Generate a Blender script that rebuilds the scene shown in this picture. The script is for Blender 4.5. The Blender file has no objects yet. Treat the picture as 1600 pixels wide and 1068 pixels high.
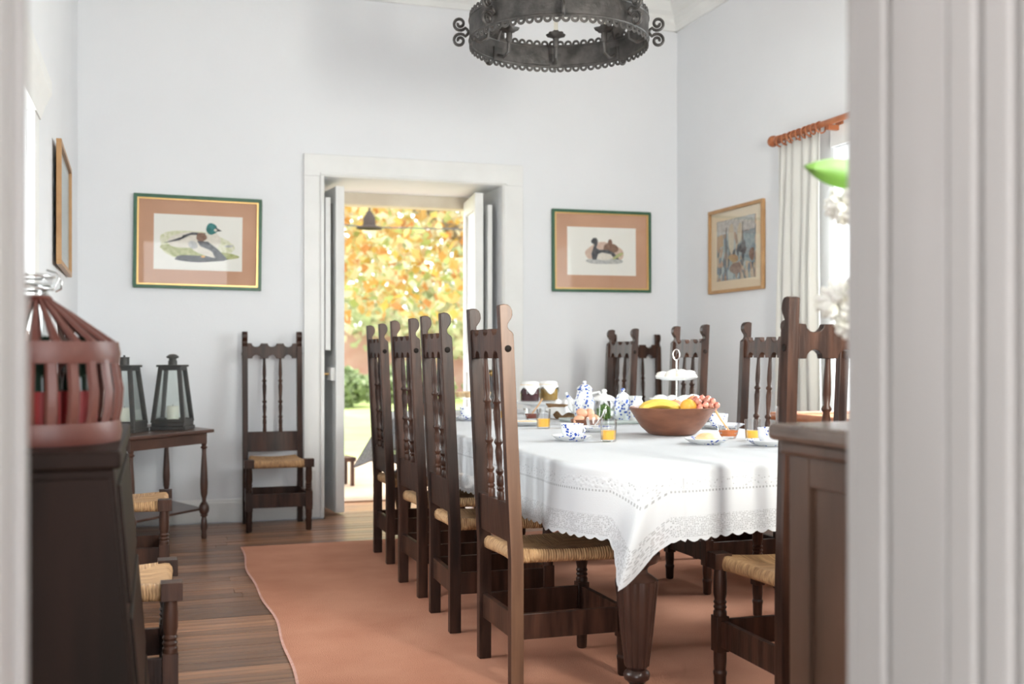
import bpy, bmesh, math, random
from mathutils import Matrix, Vector

random.seed(7)
PI = math.pi
scene = bpy.context.scene
COL = scene.collection

# ------------------------------------------------------------------ camera
cam_d = bpy.data.cameras.new('camera')
cam = bpy.data.objects.new('camera', cam_d)
COL.objects.link(cam)
cam.location = (0, 0, 1.10)
cam.rotation_euler = (PI / 2, 0, -math.radians(18.2))
cam_d.sensor_width = 36.0
cam_d.lens = 38.25
cam_d.shift_y = 22.0 / 1600.0
cam_d.clip_start = 0.05
cam_d.dof.use_dof = True
cam_d.dof.focus_distance = 4.15
cam_d.dof.aperture_fstop = 2.4
scene.camera = cam

# ------------------------------------------------------------------ view, sky
scene.view_settings.view_transform = 'Standard'
scene.view_settings.look = 'None'
scene.view_settings.gamma = 1.0
scene.view_settings.use_curve_mapping = False
scene.view_settings.exposure = 0.74

world = bpy.data.worlds.new('sky')
scene.world = world
world.use_nodes = True
bg = world.node_tree.nodes['Background']
bg.inputs[0].default_value = (0.92, 0.965, 1.0, 1)
bg.inputs[1].default_value = 4.2

def area(name, loc, rot, sx, sy, power, color):
    l = bpy.data.lights.new(name, 'AREA')
    l.shape = 'RECTANGLE'
    l.size, l.size_y = sx, sy
    l.energy = power
    l.color = color
    o = bpy.data.objects.new(name, l)
    o.location = loc
    o.rotation_euler = rot
    COL.objects.link(o)
    return o
# daylight standing in the real window openings and the glazed door of the left wall
area('window_daylight_side', (5.30, 4.38, 3.10), (0, math.radians(55), 0), 2.0, 2.2, 330, (0.95, 0.98, 1.0))
area('window_daylight_front', (1.98, 0.78, 1.75), (PI / 2, 0, 0), 0.30, 1.1, 74, (1.0, 0.95, 0.88))
area('glazed_door_daylight', (-1.02, 3.92, 1.50), (0, -PI / 2, 0), 0.95, 1.1, 22, (0.97, 0.985, 1.0))

# ------------------------------------------------------------------ mesh helper
class B:
    def __init__(s):
        s.v, s.f, s.mi, s.uv = [], [], [], None
    def add(s, vs, fs, M=None, mi=0):
        o = len(s.v)
        s.v += [tuple(M @ Vector(p)) if M is not None else tuple(p) for p in vs]
        s.f += [tuple(i + o for i in f) for f in fs]
        s.mi += [mi] * len(fs)
        return s
    def box(s, x0, x1, y0, y1, z0, z1, M=None, mi=0):
        vs = [(x0, y0, z0), (x1, y0, z0), (x1, y1, z0), (x0, y1, z0), (x0, y0, z1), (x1, y0, z1), (x1, y1, z1), (x0, y1, z1)]
        return s.add(vs, [(0, 3, 2, 1), (4, 5, 6, 7), (0, 1, 5, 4), (1, 2, 6, 5), (2, 3, 7, 6), (3, 0, 4, 7)], M, mi)
    def lathe(s, prof, n=16, M=None, mi=0, rf=None, cap=True):
        vs, fs = [], []
        for (r, z) in prof:
            for k in range(n):
                a = 2 * PI * k / n
                rr = r * (rf(a, z) if rf else 1)
                vs.append((rr * math.cos(a), rr * math.sin(a), z))
        for i in range(len(prof) - 1):
            for k in range(n):
                k2 = (k + 1) % n
                fs.append((i * n + k, i * n + k2, (i + 1) * n + k2, (i + 1) * n + k))
        if cap:
            if prof[0][0] > 1e-5: fs.append(tuple(range(n - 1, -1, -1)))
            if prof[-1][0] > 1e-5: fs.append(tuple((len(prof) - 1) * n + k for k in range(n)))
        return s.add(vs, fs, M, mi)
    def tube(s, pts, rad, n=8, closed=False, M=None, mi=0, flat=None):
        pts = [Vector(p) for p in pts]
        m = len(pts)
        if not hasattr(rad, '__len__'): rad = [rad] * m
        vs, fs = [], []
        up = None
        for i, p in enumerate(pts):
            if closed: t = pts[(i + 1) % m] - pts[i - 1]
            else: t = pts[min(i + 1, m - 1)] - pts[max(i - 1, 0)]
            t.normalize()
            if up is None:
                up = Vector((0, 0, 1)) if abs(t.z) < 0.9 else Vector((1, 0, 0))
            a = t.cross(up)
            if a.length < 1e-6: a = t.orthogonal()
            a.normalize()
            b = a.cross(t).normalized()
            up = b
            for k in range(n):
                q = 2 * PI * k / n
                fl = flat if flat else 1
                vs.append(p + a * (math.cos(q) * rad[i]) + b * (math.sin(q) * rad[i] * fl))
        rng = m if closed else m - 1
        for i in range(rng):
            j = (i + 1) % m
            for k in range(n):
                k2 = (k + 1) % n
                fs.append((i * n + k, i * n + k2, j * n + k2, j * n + k))
        if not closed:
            fs.append(tuple(range(n - 1, -1, -1)))
            fs.append(tuple((m - 1) * n + k for k in range(n)))
        return s.add(vs, fs, M, mi)
    def prism(s, poly, d0, d1, M=None, mi=0):
        # polygon in local xy, extruded in z from d0 to d1
        n = len(poly)
        vs = [(x, y, d0) for x, y in poly] + [(x, y, d1) for x, y in poly]
        fs = [tuple(range(n - 1, -1, -1)), tuple(range(n, 2 * n))]
        for k in range(n):
            k2 = (k + 1) % n
            fs.append((k, k2, n + k2, n + k))
        return s.add(vs, fs, M, mi)
    def ell(s, c, r, nu=14, nv=9, M=None, mi=0, fn=None):
        prof = []
        vs, fs = [], []
        for i in range(nv + 1):
            t = PI * i / nv
            for k in range(nu):
                a = 2 * PI * k / nu
                q = Vector((math.sin(t) * math.cos(a), math.sin(t) * math.sin(a), -math.cos(t)))
                if fn: q = fn(q)
                vs.append((c[0] + q.x * r[0], c[1] + q.y * r[1], c[2] + q.z * r[2]))
        for i in range(nv):
            for k in range(nu):
                k2 = (k + 1) % nu
                fs.append((i * nu + k, i * nu + k2, (i + 1) * nu + k2, (i + 1) * nu + k))
        return s.add(vs, fs, M, mi)
    def warp(s, fn):
        s.v = [tuple(fn(Vector(p))) for p in s.v]
        return s
    def mesh(s, name, mats, smooth=None):
        me = bpy.data.meshes.new(name)
        me.from_pydata(s.v, [], s.f)
        for m in (mats if isinstance(mats, (list, tuple)) else [mats]): me.materials.append(m)
        if len(set(s.mi)) > 1: me.polygons.foreach_set('material_index', s.mi)
        bm = bmesh.new(); bm.from_mesh(me)
        bmesh.ops.remove_doubles(bm, verts=bm.verts, dist=1e-6)
        bmesh.ops.recalc_face_normals(bm, faces=bm.faces)
        bm.to_mesh(me); bm.free()
        if smooth is not None:
            me.polygons.foreach_set('use_smooth', [True] * len(me.polygons))
            me.set_sharp_from_angle(angle=math.radians(smooth))
        me.update()
        return me

def obj(name, b, mats, parent=None, smooth=None, bevel=0, loc=None):
    me = b if isinstance(b, bpy.types.Mesh) else b.mesh(name, mats, smooth)
    o = bpy.data.objects.new(name, me)
    COL.objects.link(o)
    if parent: o.parent = parent
    if loc: o.location = loc
    if bevel:
        m = o.modifiers.new('bevel', 'BEVEL')
        m.width = bevel; m.segments = 2; m.limit_method = 'ANGLE'
    return o
def thing(name, label, cat, loc=(0, 0, 0), rz=0, group=None):
    o = bpy.data.objects.new(name, None)
    COL.objects.link(o)
    o.empty_display_size = 0.05
    o.location = loc; o.rotation_euler = (0, 0, rz)
    return tag(o, label, cat, group)
def tag(o, label, cat, group=None):
    o['label'] = label; o['category'] = cat
    if group: o['group'] = group
    return o
def struct(name, b, mats, label=None, parent=None, smooth=None, bevel=0):
    o = obj(name, b, mats, parent, smooth, bevel)
    if not parent:
        o['kind'] = 'structure'
        if label: o['label'] = label
    return o
def dup(root, loc=None, rz=None, label=None, group=None):
    def cp(o, par):
        c = o.copy(); COL.objects.link(c); c.parent = par
        for ch in o.children: cp(ch, c)
        return c
    r = cp(root, None)
    if loc is not None: r.location = loc
    if rz is not None: r.rotation_euler = (0, 0, rz)
    if label: r['label'] = label
    if group: r['group'] = group
    return r
def T(x, y, z): return Matrix.Translation((x, y, z))
def RZ(a): return Matrix.Rotation(a, 4, 'Z')
def RX(a): return Matrix.Rotation(a, 4, 'X')
def RY(a): return Matrix.Rotation(a, 4, 'Y')
# plane whose local x -> world x, y -> world z, z -> world -y (prisms seen from the front)
FRONT = Matrix(((1, 0, 0, 0), (0, 0, -1, 0), (0, 1, 0, 0), (0, 0, 0, 1)))
# local x -> world y, local y -> world z, local z -> world x
SIDE = Matrix(((0, 0, 1, 0), (1, 0, 0, 0), (0, 1, 0, 0), (0, 0, 0, 1)))

# ------------------------------------------------------------------ materials
def nodes(m):
    m.use_nodes = True
    nt = m.node_tree
    return nt, nt.nodes, nt.links, nt.nodes['Principled BSDF']
def mat(name, col, rough=0.5, col2=None, ns=6.0, stretch=(1, 1, 1), bump=0.0, bs=None, spec=0.5, metal=0.0, rand=0.0, detail=4, lo=0.35, hi=0.65):
    m = bpy.data.materials.new(name)
    nt, N, L, P = nodes(m)
    P.inputs['Base Color'].default_value = (*col, 1)
    P.inputs['Roughness'].default_value = rough
    P.inputs['Specular IOR Level'].default_value = spec
    P.inputs['Metallic'].default_value = metal
    tc = N.new('ShaderNodeTexCoord'); mp = N.new('ShaderNodeMapping')
    mp.inputs['Scale'].default_value = stretch
    L.new(tc.outputs['Object'], mp.inputs[0])
    colsock = None
    if col2 is not None:
        nz = N.new('ShaderNodeTexNoise'); nz.inputs['Scale'].default_value = ns; nz.inputs['Detail'].default_value = detail
        L.new(mp.outputs[0], nz.inputs['Vector'])
        cr = N.new('ShaderNodeValToRGB')
        cr.color_ramp.elements[0].position = lo; cr.color_ramp.elements[1].position = hi
        cr.color_ramp.elements[0].color = (*col, 1); cr.color_ramp.elements[1].color = (*col2, 1)
        L.new(nz.outputs['Fac'], cr.inputs[0])
        colsock = cr.outputs[0]
    if rand:
        oi = N.new('ShaderNodeObjectInfo')
        mr = N.new('ShaderNodeMapRange'); mr.inputs['To Min'].default_value = 1 - rand; mr.inputs['To Max'].default_value = 1 + rand
        L.new(oi.outputs['Random'], mr.inputs[0])
        hs = N.new('ShaderNodeHueSaturation')
        L.new(mr.outputs[0], hs.inputs['Value'])
        if colsock: L.new(colsock, hs.inputs['Color'])
        else: hs.inputs['Color'].default_value = (*col, 1)
        colsock = hs.outputs[0]
    if colsock: L.new(colsock, P.inputs['Base Color'])
    if bump:
        n2 = N.new('ShaderNodeTexNoise'); n2.inputs['Scale'].default_value = bs or ns * 3; n2.inputs['Detail'].default_value = 5
        L.new(mp.outputs[0], n2.inputs['Vector'])
        bp = N.new('ShaderNodeBump'); bp.inputs['Strength'].default_value = bump; bp.inputs['Distance'].default_value = 0.01
        L.new(n2.outputs['Fac'], bp.inputs['Height']); L.new(bp.outputs[0], P.inputs['Normal'])
    return m
def glass_mat(name, tint=(1, 1, 1), gloss=0.12, rough=0.02):
    # thin clear glass: mostly see-through with a fresnel sheen
    m = bpy.data.materials.new(name); m.use_nodes = True
    nt = m.node_tree; N, L = nt.nodes, nt.links
    N.remove(N['Principled BSDF'])
    tr = N.new('ShaderNodeBsdfTransparent'); tr.inputs[0].default_value = (*tint, 1)
    gl = N.new('ShaderNodeBsdfGlossy'); gl.inputs['Roughness'].default_value = rough
    lw = N.new('ShaderNodeLayerWeight'); lw.inputs[0].default_value = 0.25
    mr = N.new('ShaderNodeMapRange'); mr.inputs['To Min'].default_value = gloss * 0.35; mr.inputs['To Max'].default_value = min(1, gloss * 5)
    L.new(lw.outputs['Fresnel'], mr.inputs[0])
    mx = N.new('ShaderNodeMixShader')
    L.new(mr.outputs[0], mx.inputs[0]); L.new(tr.outputs[0], mx.inputs[1]); L.new(gl.outputs[0], mx.inputs[2])
    L.new(mx.outputs[0], N['Material Output'].inputs[0])
    return m
def china_mat(name, scale=28, thr=0.36, blue=(0.03, 0.08, 0.42)):
    m = bpy.data.materials.new(name)
    nt, N, L, P = nodes(m)
    P.inputs['Roughness'].default_value = 0.18
    tc = N.new('ShaderNodeTexCoord')
    v = N.new('ShaderNodeTexVoronoi'); v.inputs['Scale'].default_value = scale * 3.2
    n = N.new('ShaderNodeTexNoise'); n.inputs['Scale'].default_value = scale; n.inputs['Detail'].default_value = 0
    L.new(tc.outputs['Object'], v.inputs['Vector']); L.new(tc.outputs['Object'], n.inputs['Vector'])
    a = N.new('ShaderNodeMath'); a.operation = 'LESS_THAN'; a.inputs[1].default_value = 0.42
    L.new(v.outputs['Distance'], a.inputs[0])
    b = N.new('ShaderNodeMath'); b.operation = 'GREATER_THAN'; b.inputs[1].default_value = 1 - thr - 0.1
    L.new(n.outputs['Fac'], b.inputs[0])
    c = N.new('ShaderNodeMath'); c.operation = 'MULTIPLY'
    L.new(a.outputs[0], c.inputs[0]); L.new(b.outputs[0], c.inputs[1])
    mx = N.new('ShaderNodeMix'); mx.data_type = 'RGBA'
    mx.inputs[6].default_value = (0.86, 0.87, 0.88, 1); mx.inputs[7].default_value = (*blue, 1)
    L.new(c.outputs[0], mx.inputs[0]); L.new(mx.outputs[2], P.inputs['Base Color'])
    return m

MAT = {}
MAT['wall'] = mat('painted_plaster', (0.838, 0.850, 0.876), 0.85, (0.816, 0.828, 0.854), 1.5, bump=0.06, bs=60, spec=0.2)
MAT['white'] = mat('white_gloss_paint', (0.86, 0.86, 0.85), 0.45, (0.82, 0.82, 0.81), 4, bump=0.03, bs=40)
MAT['ceil'] = mat('ceiling_paint', (0.83, 0.80, 0.78), 0.9)
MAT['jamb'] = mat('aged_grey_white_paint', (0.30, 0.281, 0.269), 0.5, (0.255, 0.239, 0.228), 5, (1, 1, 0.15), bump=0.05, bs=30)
MAT['chair'] = mat('dark_stained_wood', (0.022, 0.010, 0.007), 0.36, (0.068, 0.030, 0.019), 9, (3, 3, 0.35), bump=0.12, bs=30, rand=0.25, spec=.24)
MAT['worn'] = mat('worn_lit_wood', (0.14, 0.070, 0.040), 0.4, (0.22, 0.115, 0.065), 9, (3, 3, 0.3), bump=0.1, bs=30)  # paler wood tone carrying both wear and warm light in its colour
MAT['table'] = mat('mahogany_wood', (0.035, 0.018, 0.014), 0.28, (0.06, 0.028, 0.02), 8, (3, 3, 0.4))
MAT['side'] = mat('walnut_wood', (0.075, 0.040, 0.026), 0.4, (0.12, 0.065, 0.042), 5, (2, 2, 0.4), bump=0.05)
MAT['sidetop'] = mat('worn_walnut_edge', (0.10, 0.065, 0.05), 0.25, (0.17, 0.12, 0.095), 10, (0.6, 0.6, 3), bump=0.05)
MAT['bureau'] = mat('near_black_oak', (0.011, 0.007, 0.005), 0.5, (0.021, 0.011, 0.008), 6, (2, 2, 0.3), bump=0.05, spec=.1)
MAT['endtable'] = mat('brown_mahogany', (0.07, 0.035, 0.026), 0.28, (0.10, 0.05, 0.036), 6, (0.6, 2, 2))
MAT['gap'] = mat('floor_joint_dark', (0.03, 0.02, 0.015), 0.8)
MAT['iron'] = mat('wrought_iron', (0.055, 0.052, 0.05), 0.5, (0.12, 0.11, 0.105), 14, bump=0.3, bs=45, metal=0.6)
MAT['lantern'] = mat('black_painted_metal', (0.035, 0.037, 0.038), 0.45, (0.06, 0.055, 0.05), 12)
MAT['glass'] = glass_mat('clear_glass')
MAT['lampshade'] = mat('dull_brown_metal', (0.045, 0.035, 0.03), 0.9, spec=.05)
MAT['picglass'] = glass_mat('picture_glass', (1, 1, 1), 0.035)
MAT['pane'] = glass_mat('window_glass', (0.97, 0.99, 0.98), 0.1)
MAT['wax'] = mat('cream_wax', (0.85, 0.82, 0.72), 0.5)
MAT['china'] = mat('white_china', (0.86, 0.86, 0.86), 0.15)
MAT['bluechina'] = china_mat('blue_flower_china')
MAT['bluechina2'] = china_mat('blue_flower_china_wide', 20, 0.42, (0.05, 0.12, 0.5))
MAT['saucer'] = china_mat('blue_rim_china', 24, 0.32)
MAT['steel'] = mat('polished_steel', (0.75, 0.75, 0.74), 0.2, metal=1.0)
MAT['brass'] = mat('gilt', (0.75, 0.50, 0.20), 0.35, metal=0.7)
MAT['juice'] = mat('orange_juice', (0.95, 0.50, 0.03), 0.3)
MAT['greenframe'] = mat('dark_green_frame', (0.03, 0.10, 0.055), 0.4, (0.04, 0.13, 0.075), 10)
MAT['mount'] = mat('salmon_mount_board', (0.62, 0.37, 0.25), 0.8, (0.56, 0.32, 0.21), 3)
MAT['paper'] = mat('ivory_paper', (0.86, 0.85, 0.80), 0.8)
MAT['oak'] = mat('honey_oak_frame', (0.50, 0.29, 0.13), 0.4, (0.42, 0.23, 0.10), 10)
MAT['rod'] = mat('orange_varnished_wood', (0.48, 0.17, 0.07), 0.3, (0.38, 0.12, 0.05), 12)
MAT['red'] = mat('red_brown_lacquer', (0.115, 0.030, 0.021), 0.42, (0.16, 0.052, 0.036), 9, (1, 1, .5), bump=0.1)
MAT['roll'] = mat('golden_bread_crust', (0.80, 0.52, 0.26), 0.6, (0.88, 0.70, 0.45), 25)
MAT['woodbowl'] = mat('carved_reddish_wood', (0.16, 0.060, 0.032), 0.4, (0.24, 0.098, 0.054), 10, (1, 1, 3), bump=0.15, bs=25)
MAT['spoon'] = mat('pale_wood_spoon', (0.70, 0.42, 0.20), 0.5)
MAT['jam'] = mat('red_orange_jam', (0.62, 0.17, 0.03), 0.25)
MAT['leaf'] = mat('fresh_green_leaf', (0.085, 0.20, 0.022), 0.5, (0.13, 0.27, 0.04), 12)
MAT['petal'] = mat('white_petals', (0.93, 0.91, 0.86), 0.7, (0.82, 0.80, 0.70), 30)

# linen tablecloth with embroidered band and lace border; UV.x runs along the edge, UV.y is the drop in metres
def cloth_mat():
    m = bpy.data.materials.new('white_linen_lace')
    nt, N, L, P = nodes(m)
    P.inputs['Base Color'].default_value = (0.72, 0.73, 0.755, 1); P.inputs['Roughness'].default_value = 0.9
    P.inputs['Specular IOR Level'].default_value = 0.1
    uv = N.new('ShaderNodeUVMap'); uv.uv_map = 'UVMap'
    sep = N.new('ShaderNodeSeparateXYZ'); L.new(uv.outputs[0], sep.inputs[0])
    def math_(op, a, b=None):
        n = N.new('ShaderNodeMath'); n.operation = op
        for i, q in enumerate((a, b)):
            if q is None: continue
            if isinstance(q, (int, float)): n.inputs[i].default_value = q
            else: L.new(q, n.inputs[i])
        return n.outputs[0]
    d = sep.outputs[1]
    v = N.new('ShaderNodeTexVoronoi'); v.feature = 'DISTANCE_TO_EDGE'; v.inputs['Scale'].default_value = 165
    v.inputs['Randomness'].default_value = 0.55
    L.new(uv.outputs[0], v.inputs['Vector'])
    hole = math_('GREATER_THAN', v.outputs['Distance'], 0.16)
    lace = math_('MULTIPLY', math_('GREATER_THAN', d, 0.165), math_('LESS_THAN', d, 0.228))
    band = math_('MULTIPLY', math_('GREATER_THAN', d, 0.045), math_('LESS_THAN', d, 0.080))
    v2 = N.new('ShaderNodeTexVoronoi'); v2.inputs['Scale'].default_value = 95; L.new(uv.outputs[0], v2.inputs['Vector'])
    bh = math_('LESS_THAN', v2.outputs['Distance'], 0.24)
    wv = math_('GREATER_THAN', math_('SINE', math_('MULTIPLY', sep.outputs[0], 520.0)), 0.1)
    row = math_('MULTIPLY', math_('MULTIPLY', math_('GREATER_THAN', d, 0.084), math_('LESS_THAN', d, 0.091)), wv)
    fac = math_('ADD', math_('ADD', math_('MULTIPLY', math_('MULTIPLY', lace, hole), 0.34), math_('MULTIPLY', math_('MULTIPLY', band, bh), 0.30)), math_('MULTIPLY', row, 0.4))
    tr = N.new('ShaderNodeBsdfTransparent')
    tl = N.new('ShaderNodeBsdfTranslucent'); tl.inputs[0].default_value = (0.8, 0.8, 0.8, 1)
    m1 = N.new('ShaderNodeMixShader'); m1.inputs[0].default_value = 0.18
    L.new(P.outputs[0], m1.inputs[1]); L.new(tl.outputs[0], m1.inputs[2])
    mx = N.new('ShaderNodeMixShader')
    L.new(fac, mx.inputs[0]); L.new(m1.outputs[0], mx.inputs[1]); L.new(tr.outputs[0], mx.inputs[2])
    L.new(mx.outputs[0], N['Material Output'].inputs[0])
    # stitched hem lines and weave relief
    h1 = math_('MULTIPLY', math_('GREATER_THAN', d, 0.158), math_('LESS_THAN', d, 0.165))
    n = N.new('ShaderNodeTexNoise'); n.inputs['Scale'].default_value = 260; L.new(uv.outputs[0], n.inputs['Vector'])
    hh = math_('ADD', math_('MULTIPLY', n.outputs['Fac'], 0.4), math_('ADD', h1, math_('MULTIPLY', band, math_('MULTIPLY', v2.outputs['Distance'], 1.4))))
    bp = N.new('ShaderNodeBump'); bp.inputs['Strength'].default_value = 0.5; bp.inputs['Distance'].default_value = 0.003
    L.new(hh, bp.inputs['Height']); L.new(bp.outputs[0], P.inputs['Normal'])
    return m
MAT['cloth'] = cloth_mat()

def rush_mat():
    m = bpy.data.materials.new('woven_rush')
    nt, N, L, P = nodes(m)
    P.inputs['Roughness'].default_value = 0.6
    uv = N.new('ShaderNodeUVMap'); uv.uv_map = 'UVMap'
    mp = N.new('ShaderNodeMapping'); mp.inputs['Scale'].default_value = (1, 0.06, 1); L.new(uv.outputs[0], mp.inputs[0])
    nz = N.new('ShaderNodeTexNoise'); nz.inputs['Scale'].default_value = 120; nz.inputs['Detail'].default_value = 2; L.new(mp.outputs[0], nz.inputs['Vector'])
    cr = N.new('ShaderNodeValToRGB')
    cr.color_ramp.elements[0].position = 0.3; cr.color_ramp.elements[1].position = 0.68
    cr.color_ramp.elements[0].color = (0.33, 0.17, 0.075, 1); cr.color_ramp.elements[1].color = (0.66, 0.40, 0.20, 1)
    L.new(nz.outputs['Fac'], cr.inputs[0]); L.new(cr.outputs[0], P.inputs['Base Color'])
    wv = N.new('ShaderNodeTexWave'); wv.inputs['Scale'].default_value = 36; wv.inputs['Distortion'].default_value = 1.0
    L.new(mp.outputs[0], wv.inputs['Vector'])
    bp = N.new('ShaderNodeBump'); bp.inputs['Strength'].default_value = 0.7; bp.inputs['Distance'].default_value = 0.004
    L.new(wv.outputs['Fac'], bp.inputs['Height']); L.new(bp.outputs[0], P.inputs['Normal'])
    return m
MAT['rush'] = rush_mat()

def plank_mat():
    m = mat('floor_plank_wood', (0.15, 0.066, 0.035), 0.30, (0.34, 0.165, 0.082), 4, (0.5, 9, 9), bump=0.08, bs=10, rand=0.45)
    return m
MAT['plank'] = plank_mat()
MAT['rug'] = mat('terracotta_wool_rug', (0.50, 0.225, 0.145), 0.95, (0.58, 0.28, 0.185), 3, bump=0.5, bs=220, spec=0.05)
MAT['rugedge'] = mat('pink_rug_binding', (0.55, 0.30, 0.25), 0.95, (0.62, 0.38, 0.32), 60, spec=0.05)

def leaf_mat(name, cols, trans=0.4):
    m = bpy.data.materials.new(name); 
    nt, N, L, P = nodes(m)
    ge = N.new('ShaderNodeNewGeometry')
    cr = N.new('ShaderNodeValToRGB'); cr.color_ramp.interpolation = 'CONSTANT'
    e = cr.color_ramp.elements
    while len(e) < len(cols): e.new(0.5)
    for i, c in enumerate(cols):
        e[i].position = i / len(cols); e[i].color = (*c, 1)
    L.new(ge.outputs['Random Per Island'], cr.inputs[0])
    L.new(cr.outputs[0], P.inputs['Base Color']); P.inputs['Roughness'].default_value = 0.6
    tl = N.new('ShaderNodeBsdfTranslucent'); L.new(cr.outputs[0], tl.inputs[0])
    mx = N.new('ShaderNodeMixShader'); mx.inputs[0].default_value = trans
    L.new(P.outputs[0], mx.inputs[1]); L.new(tl.outputs[0], mx.inputs[2]); L.new(mx.outputs[0], N['Material Output'].inputs[0])
    return m
MAT['autumn'] = leaf_mat('autumn_leaves', [(0.506, 0.319, 0.077), (0.484, 0.242, 0.072), (0.512, 0.407, 0.176), (0.429, 0.187, 0.066), (0.330, 0.363, 0.132), (0.512, 0.363, 0.209), (0.522, 0.451, 0.286), (0.462, 0.286, 0.099), (0.522, 0.484, 0.363)], 0.5)
MAT['shrub'] = leaf_mat('shrub_leaves', [(0.216, 0.270, 0.120), (0.270, 0.330, 0.156), (0.330, 0.372, 0.216), (0.180, 0.228, 0.108)], 0.35)
MAT['palehedge'] = leaf_mat('pale_hedge_leaves', [(0.434, 0.462, 0.266), (0.525, 0.504, 0.315), (0.385, 0.420, 0.245), (0.560, 0.476, 0.315)], 0.5)
MAT['bark'] = mat('grey_bark', (0.16, 0.12, 0.09), 0.9, (0.24, 0.19, 0.15), 8, bump=0.5)
MAT['lawn'] = mat('lawn_grass', (0.252, 0.348, 0.084), 0.9, (0.372, 0.396, 0.144), 1.2, bump=0.3, bs=40)
MAT['terrace'] = mat('sandy_terrace', (0.348, 0.252, 0.168), 0.9, (0.300, 0.204, 0.126), 1.4)
MAT['pinkwall'] = mat('pink_garden_wall', (0.403, 0.208, 0.176), 0.9, (0.455, 0.273, 0.234), 2)

# ================================================================== STRUCTURE
X0, X1, Y0, Y1, ZC = -0.463, 3.778, 1.20, 7.47, 3.80
DX0, DX1, DZ = 1.102, 2.378, 2.325          # garden door opening
YO = 8.25                                    # outer face of the back wall
# floor: dark sub-floor and separate planks running across the room
fl = struct('floor', B().box(-0.95, 4.25, 0.3, YO, -0.12, -0.02), MAT['gap'], 'dark varnished plank floor of the dining room')
pw = 0.0955
rows = int((YO - Y0) / pw)
for r in range(rows):
    y0 = Y0 + r * pw; y1 = y0 + pw - 0.004
    a, b = (X0, X1) if y1 < Y1 - 0.01 else (DX0, DX1)
    x = a
    first = True
    while x < b - 0.01:
        ln = random.uniform(0.55, 2.6) if first else random.uniform(1.3, 2.9)
        first = False
        e = min(b, x + ln)
        if b - e < 0.4: e = b
        cx, cy = (x + e) / 2, (y0 + y1) / 2
        hl = (e - x) / 2 - 0.0012
        o = obj('plank', B().box(-hl, hl, -(y1 - y0) / 2, (y1 - y0) / 2, -0.02, 0), MAT['plank'], fl, bevel=0.0012)
        o.location = (cx, cy, random.uniform(-0.0012, 0))
        x = e

wb = B()
wb.box(-0.95, DX0, Y1, YO, -0.1, ZC).box(DX1, 4.25, Y1, YO, -0.1, ZC).box(DX0, DX1, Y1, YO, DZ, ZC)
struct('wall_back', wb, MAT['wall'], 'pale grey-white plastered far wall with the garden doorway')
LY0, LY1 = 3.32, 4.52
struct('wall_left', B().box(-0.95, X0, 0.85, LY0, -0.1, ZC).box(-0.95, X0, LY1, Y1, -0.1, ZC).box(-0.95, X0, LY0, LY1, 2.04, ZC), MAT['wall'], 'pale plastered left wall')
WY0, WY1, WZ0, WZ1 = 3.30, 5.46, 0.78, 2.32
wr = B()
wr.box(X1, 4.25, 0.85, WY0, -0.1, ZC).box(X1, 4.25, WY1, Y1, -0.1, ZC).box(X1, 4.25, WY0, WY1, -0.1, WZ0).box(X1, 4.25, WY0, WY1, WZ1, ZC)
struct('wall_right', wr, MAT['wall'], 'pale plastered right wall with the curtained window')
JX0, JX1, JZ = -0.16, 0.886, 2.5
FX0, FX1, FZ0, FZ1 = 1.62, 2.34, 1.12, 2.45
wf = B()
wf.box(X0, JX0, 0.85, Y0, -0.1, ZC).box(JX0, JX1, 0.85, Y0, JZ, ZC).box(JX1, FX0, 0.85, Y0, -0.1, ZC)
wf.box(FX0, FX1, 0.85, Y0, -0.1, FZ0).box(FX0, FX1, 0.85, Y0, FZ1, ZC).box(FX1, X1, 0.85, Y0, -0.1, ZC)
struct('wall_front', wf, MAT['wall'], 'wall with the doorway the picture looks through')
struct('ceiling', B().box(-0.95, 4.25, 0.85, YO, ZC, ZC + 0.15), MAT['ceil'], 'pale ceiling above the crown moulding')

# crown moulding
prof = [(0, 3.56), (.022, 3.56), (.026, 3.60), (.048, 3.635), (.052, 3.665), (.085, 3.69), (.105, 3.73), (.11, 3.755), (.16, 3.765), (.16, 3.80), (0, 3.80)]
struct('trim_1', B().prism([(Y1 - d, z) for d, z in prof], X0, X1, SIDE), MAT['white'], 'white crown moulding along the far wall')
struct('trim_2', B().prism([(X1 - d, z) for d, z in prof], -Y1, -Y0, FRONT), MAT['white'], 'white crown moulding along the right wall')
struct('trim_3', B().prism([(X0 + d, z) for d, z in prof], -Y1, -Y0, FRONT), MAT['white'], 'white crown moulding along the left wall')
# baseboards
bp = [(0, 0), (.018, 0), (.018, .125), (.012, .135), (.012, .142), (.006, .15), (0, .15)]
b = B().prism([(Y1 - d, z) for d, z in bp], X0, .963, SIDE)
b.prism([(Y1 - d, z) for d, z in bp], 2.534, X1, SIDE)
struct('baseboard_back', b, MAT['white'], 'white baseboard along the far wall')
struct('baseboard_right', B().prism([(X1 - d, z) for d, z in bp], -Y1, -Y0, FRONT), MAT['white'], 'white baseboard along the right wall')
struct('baseboard_left', B().prism([(X0 + d, z) for d, z in bp], -Y1, -4.72, FRONT), MAT['white'], 'white baseboard along the left wall')

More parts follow.
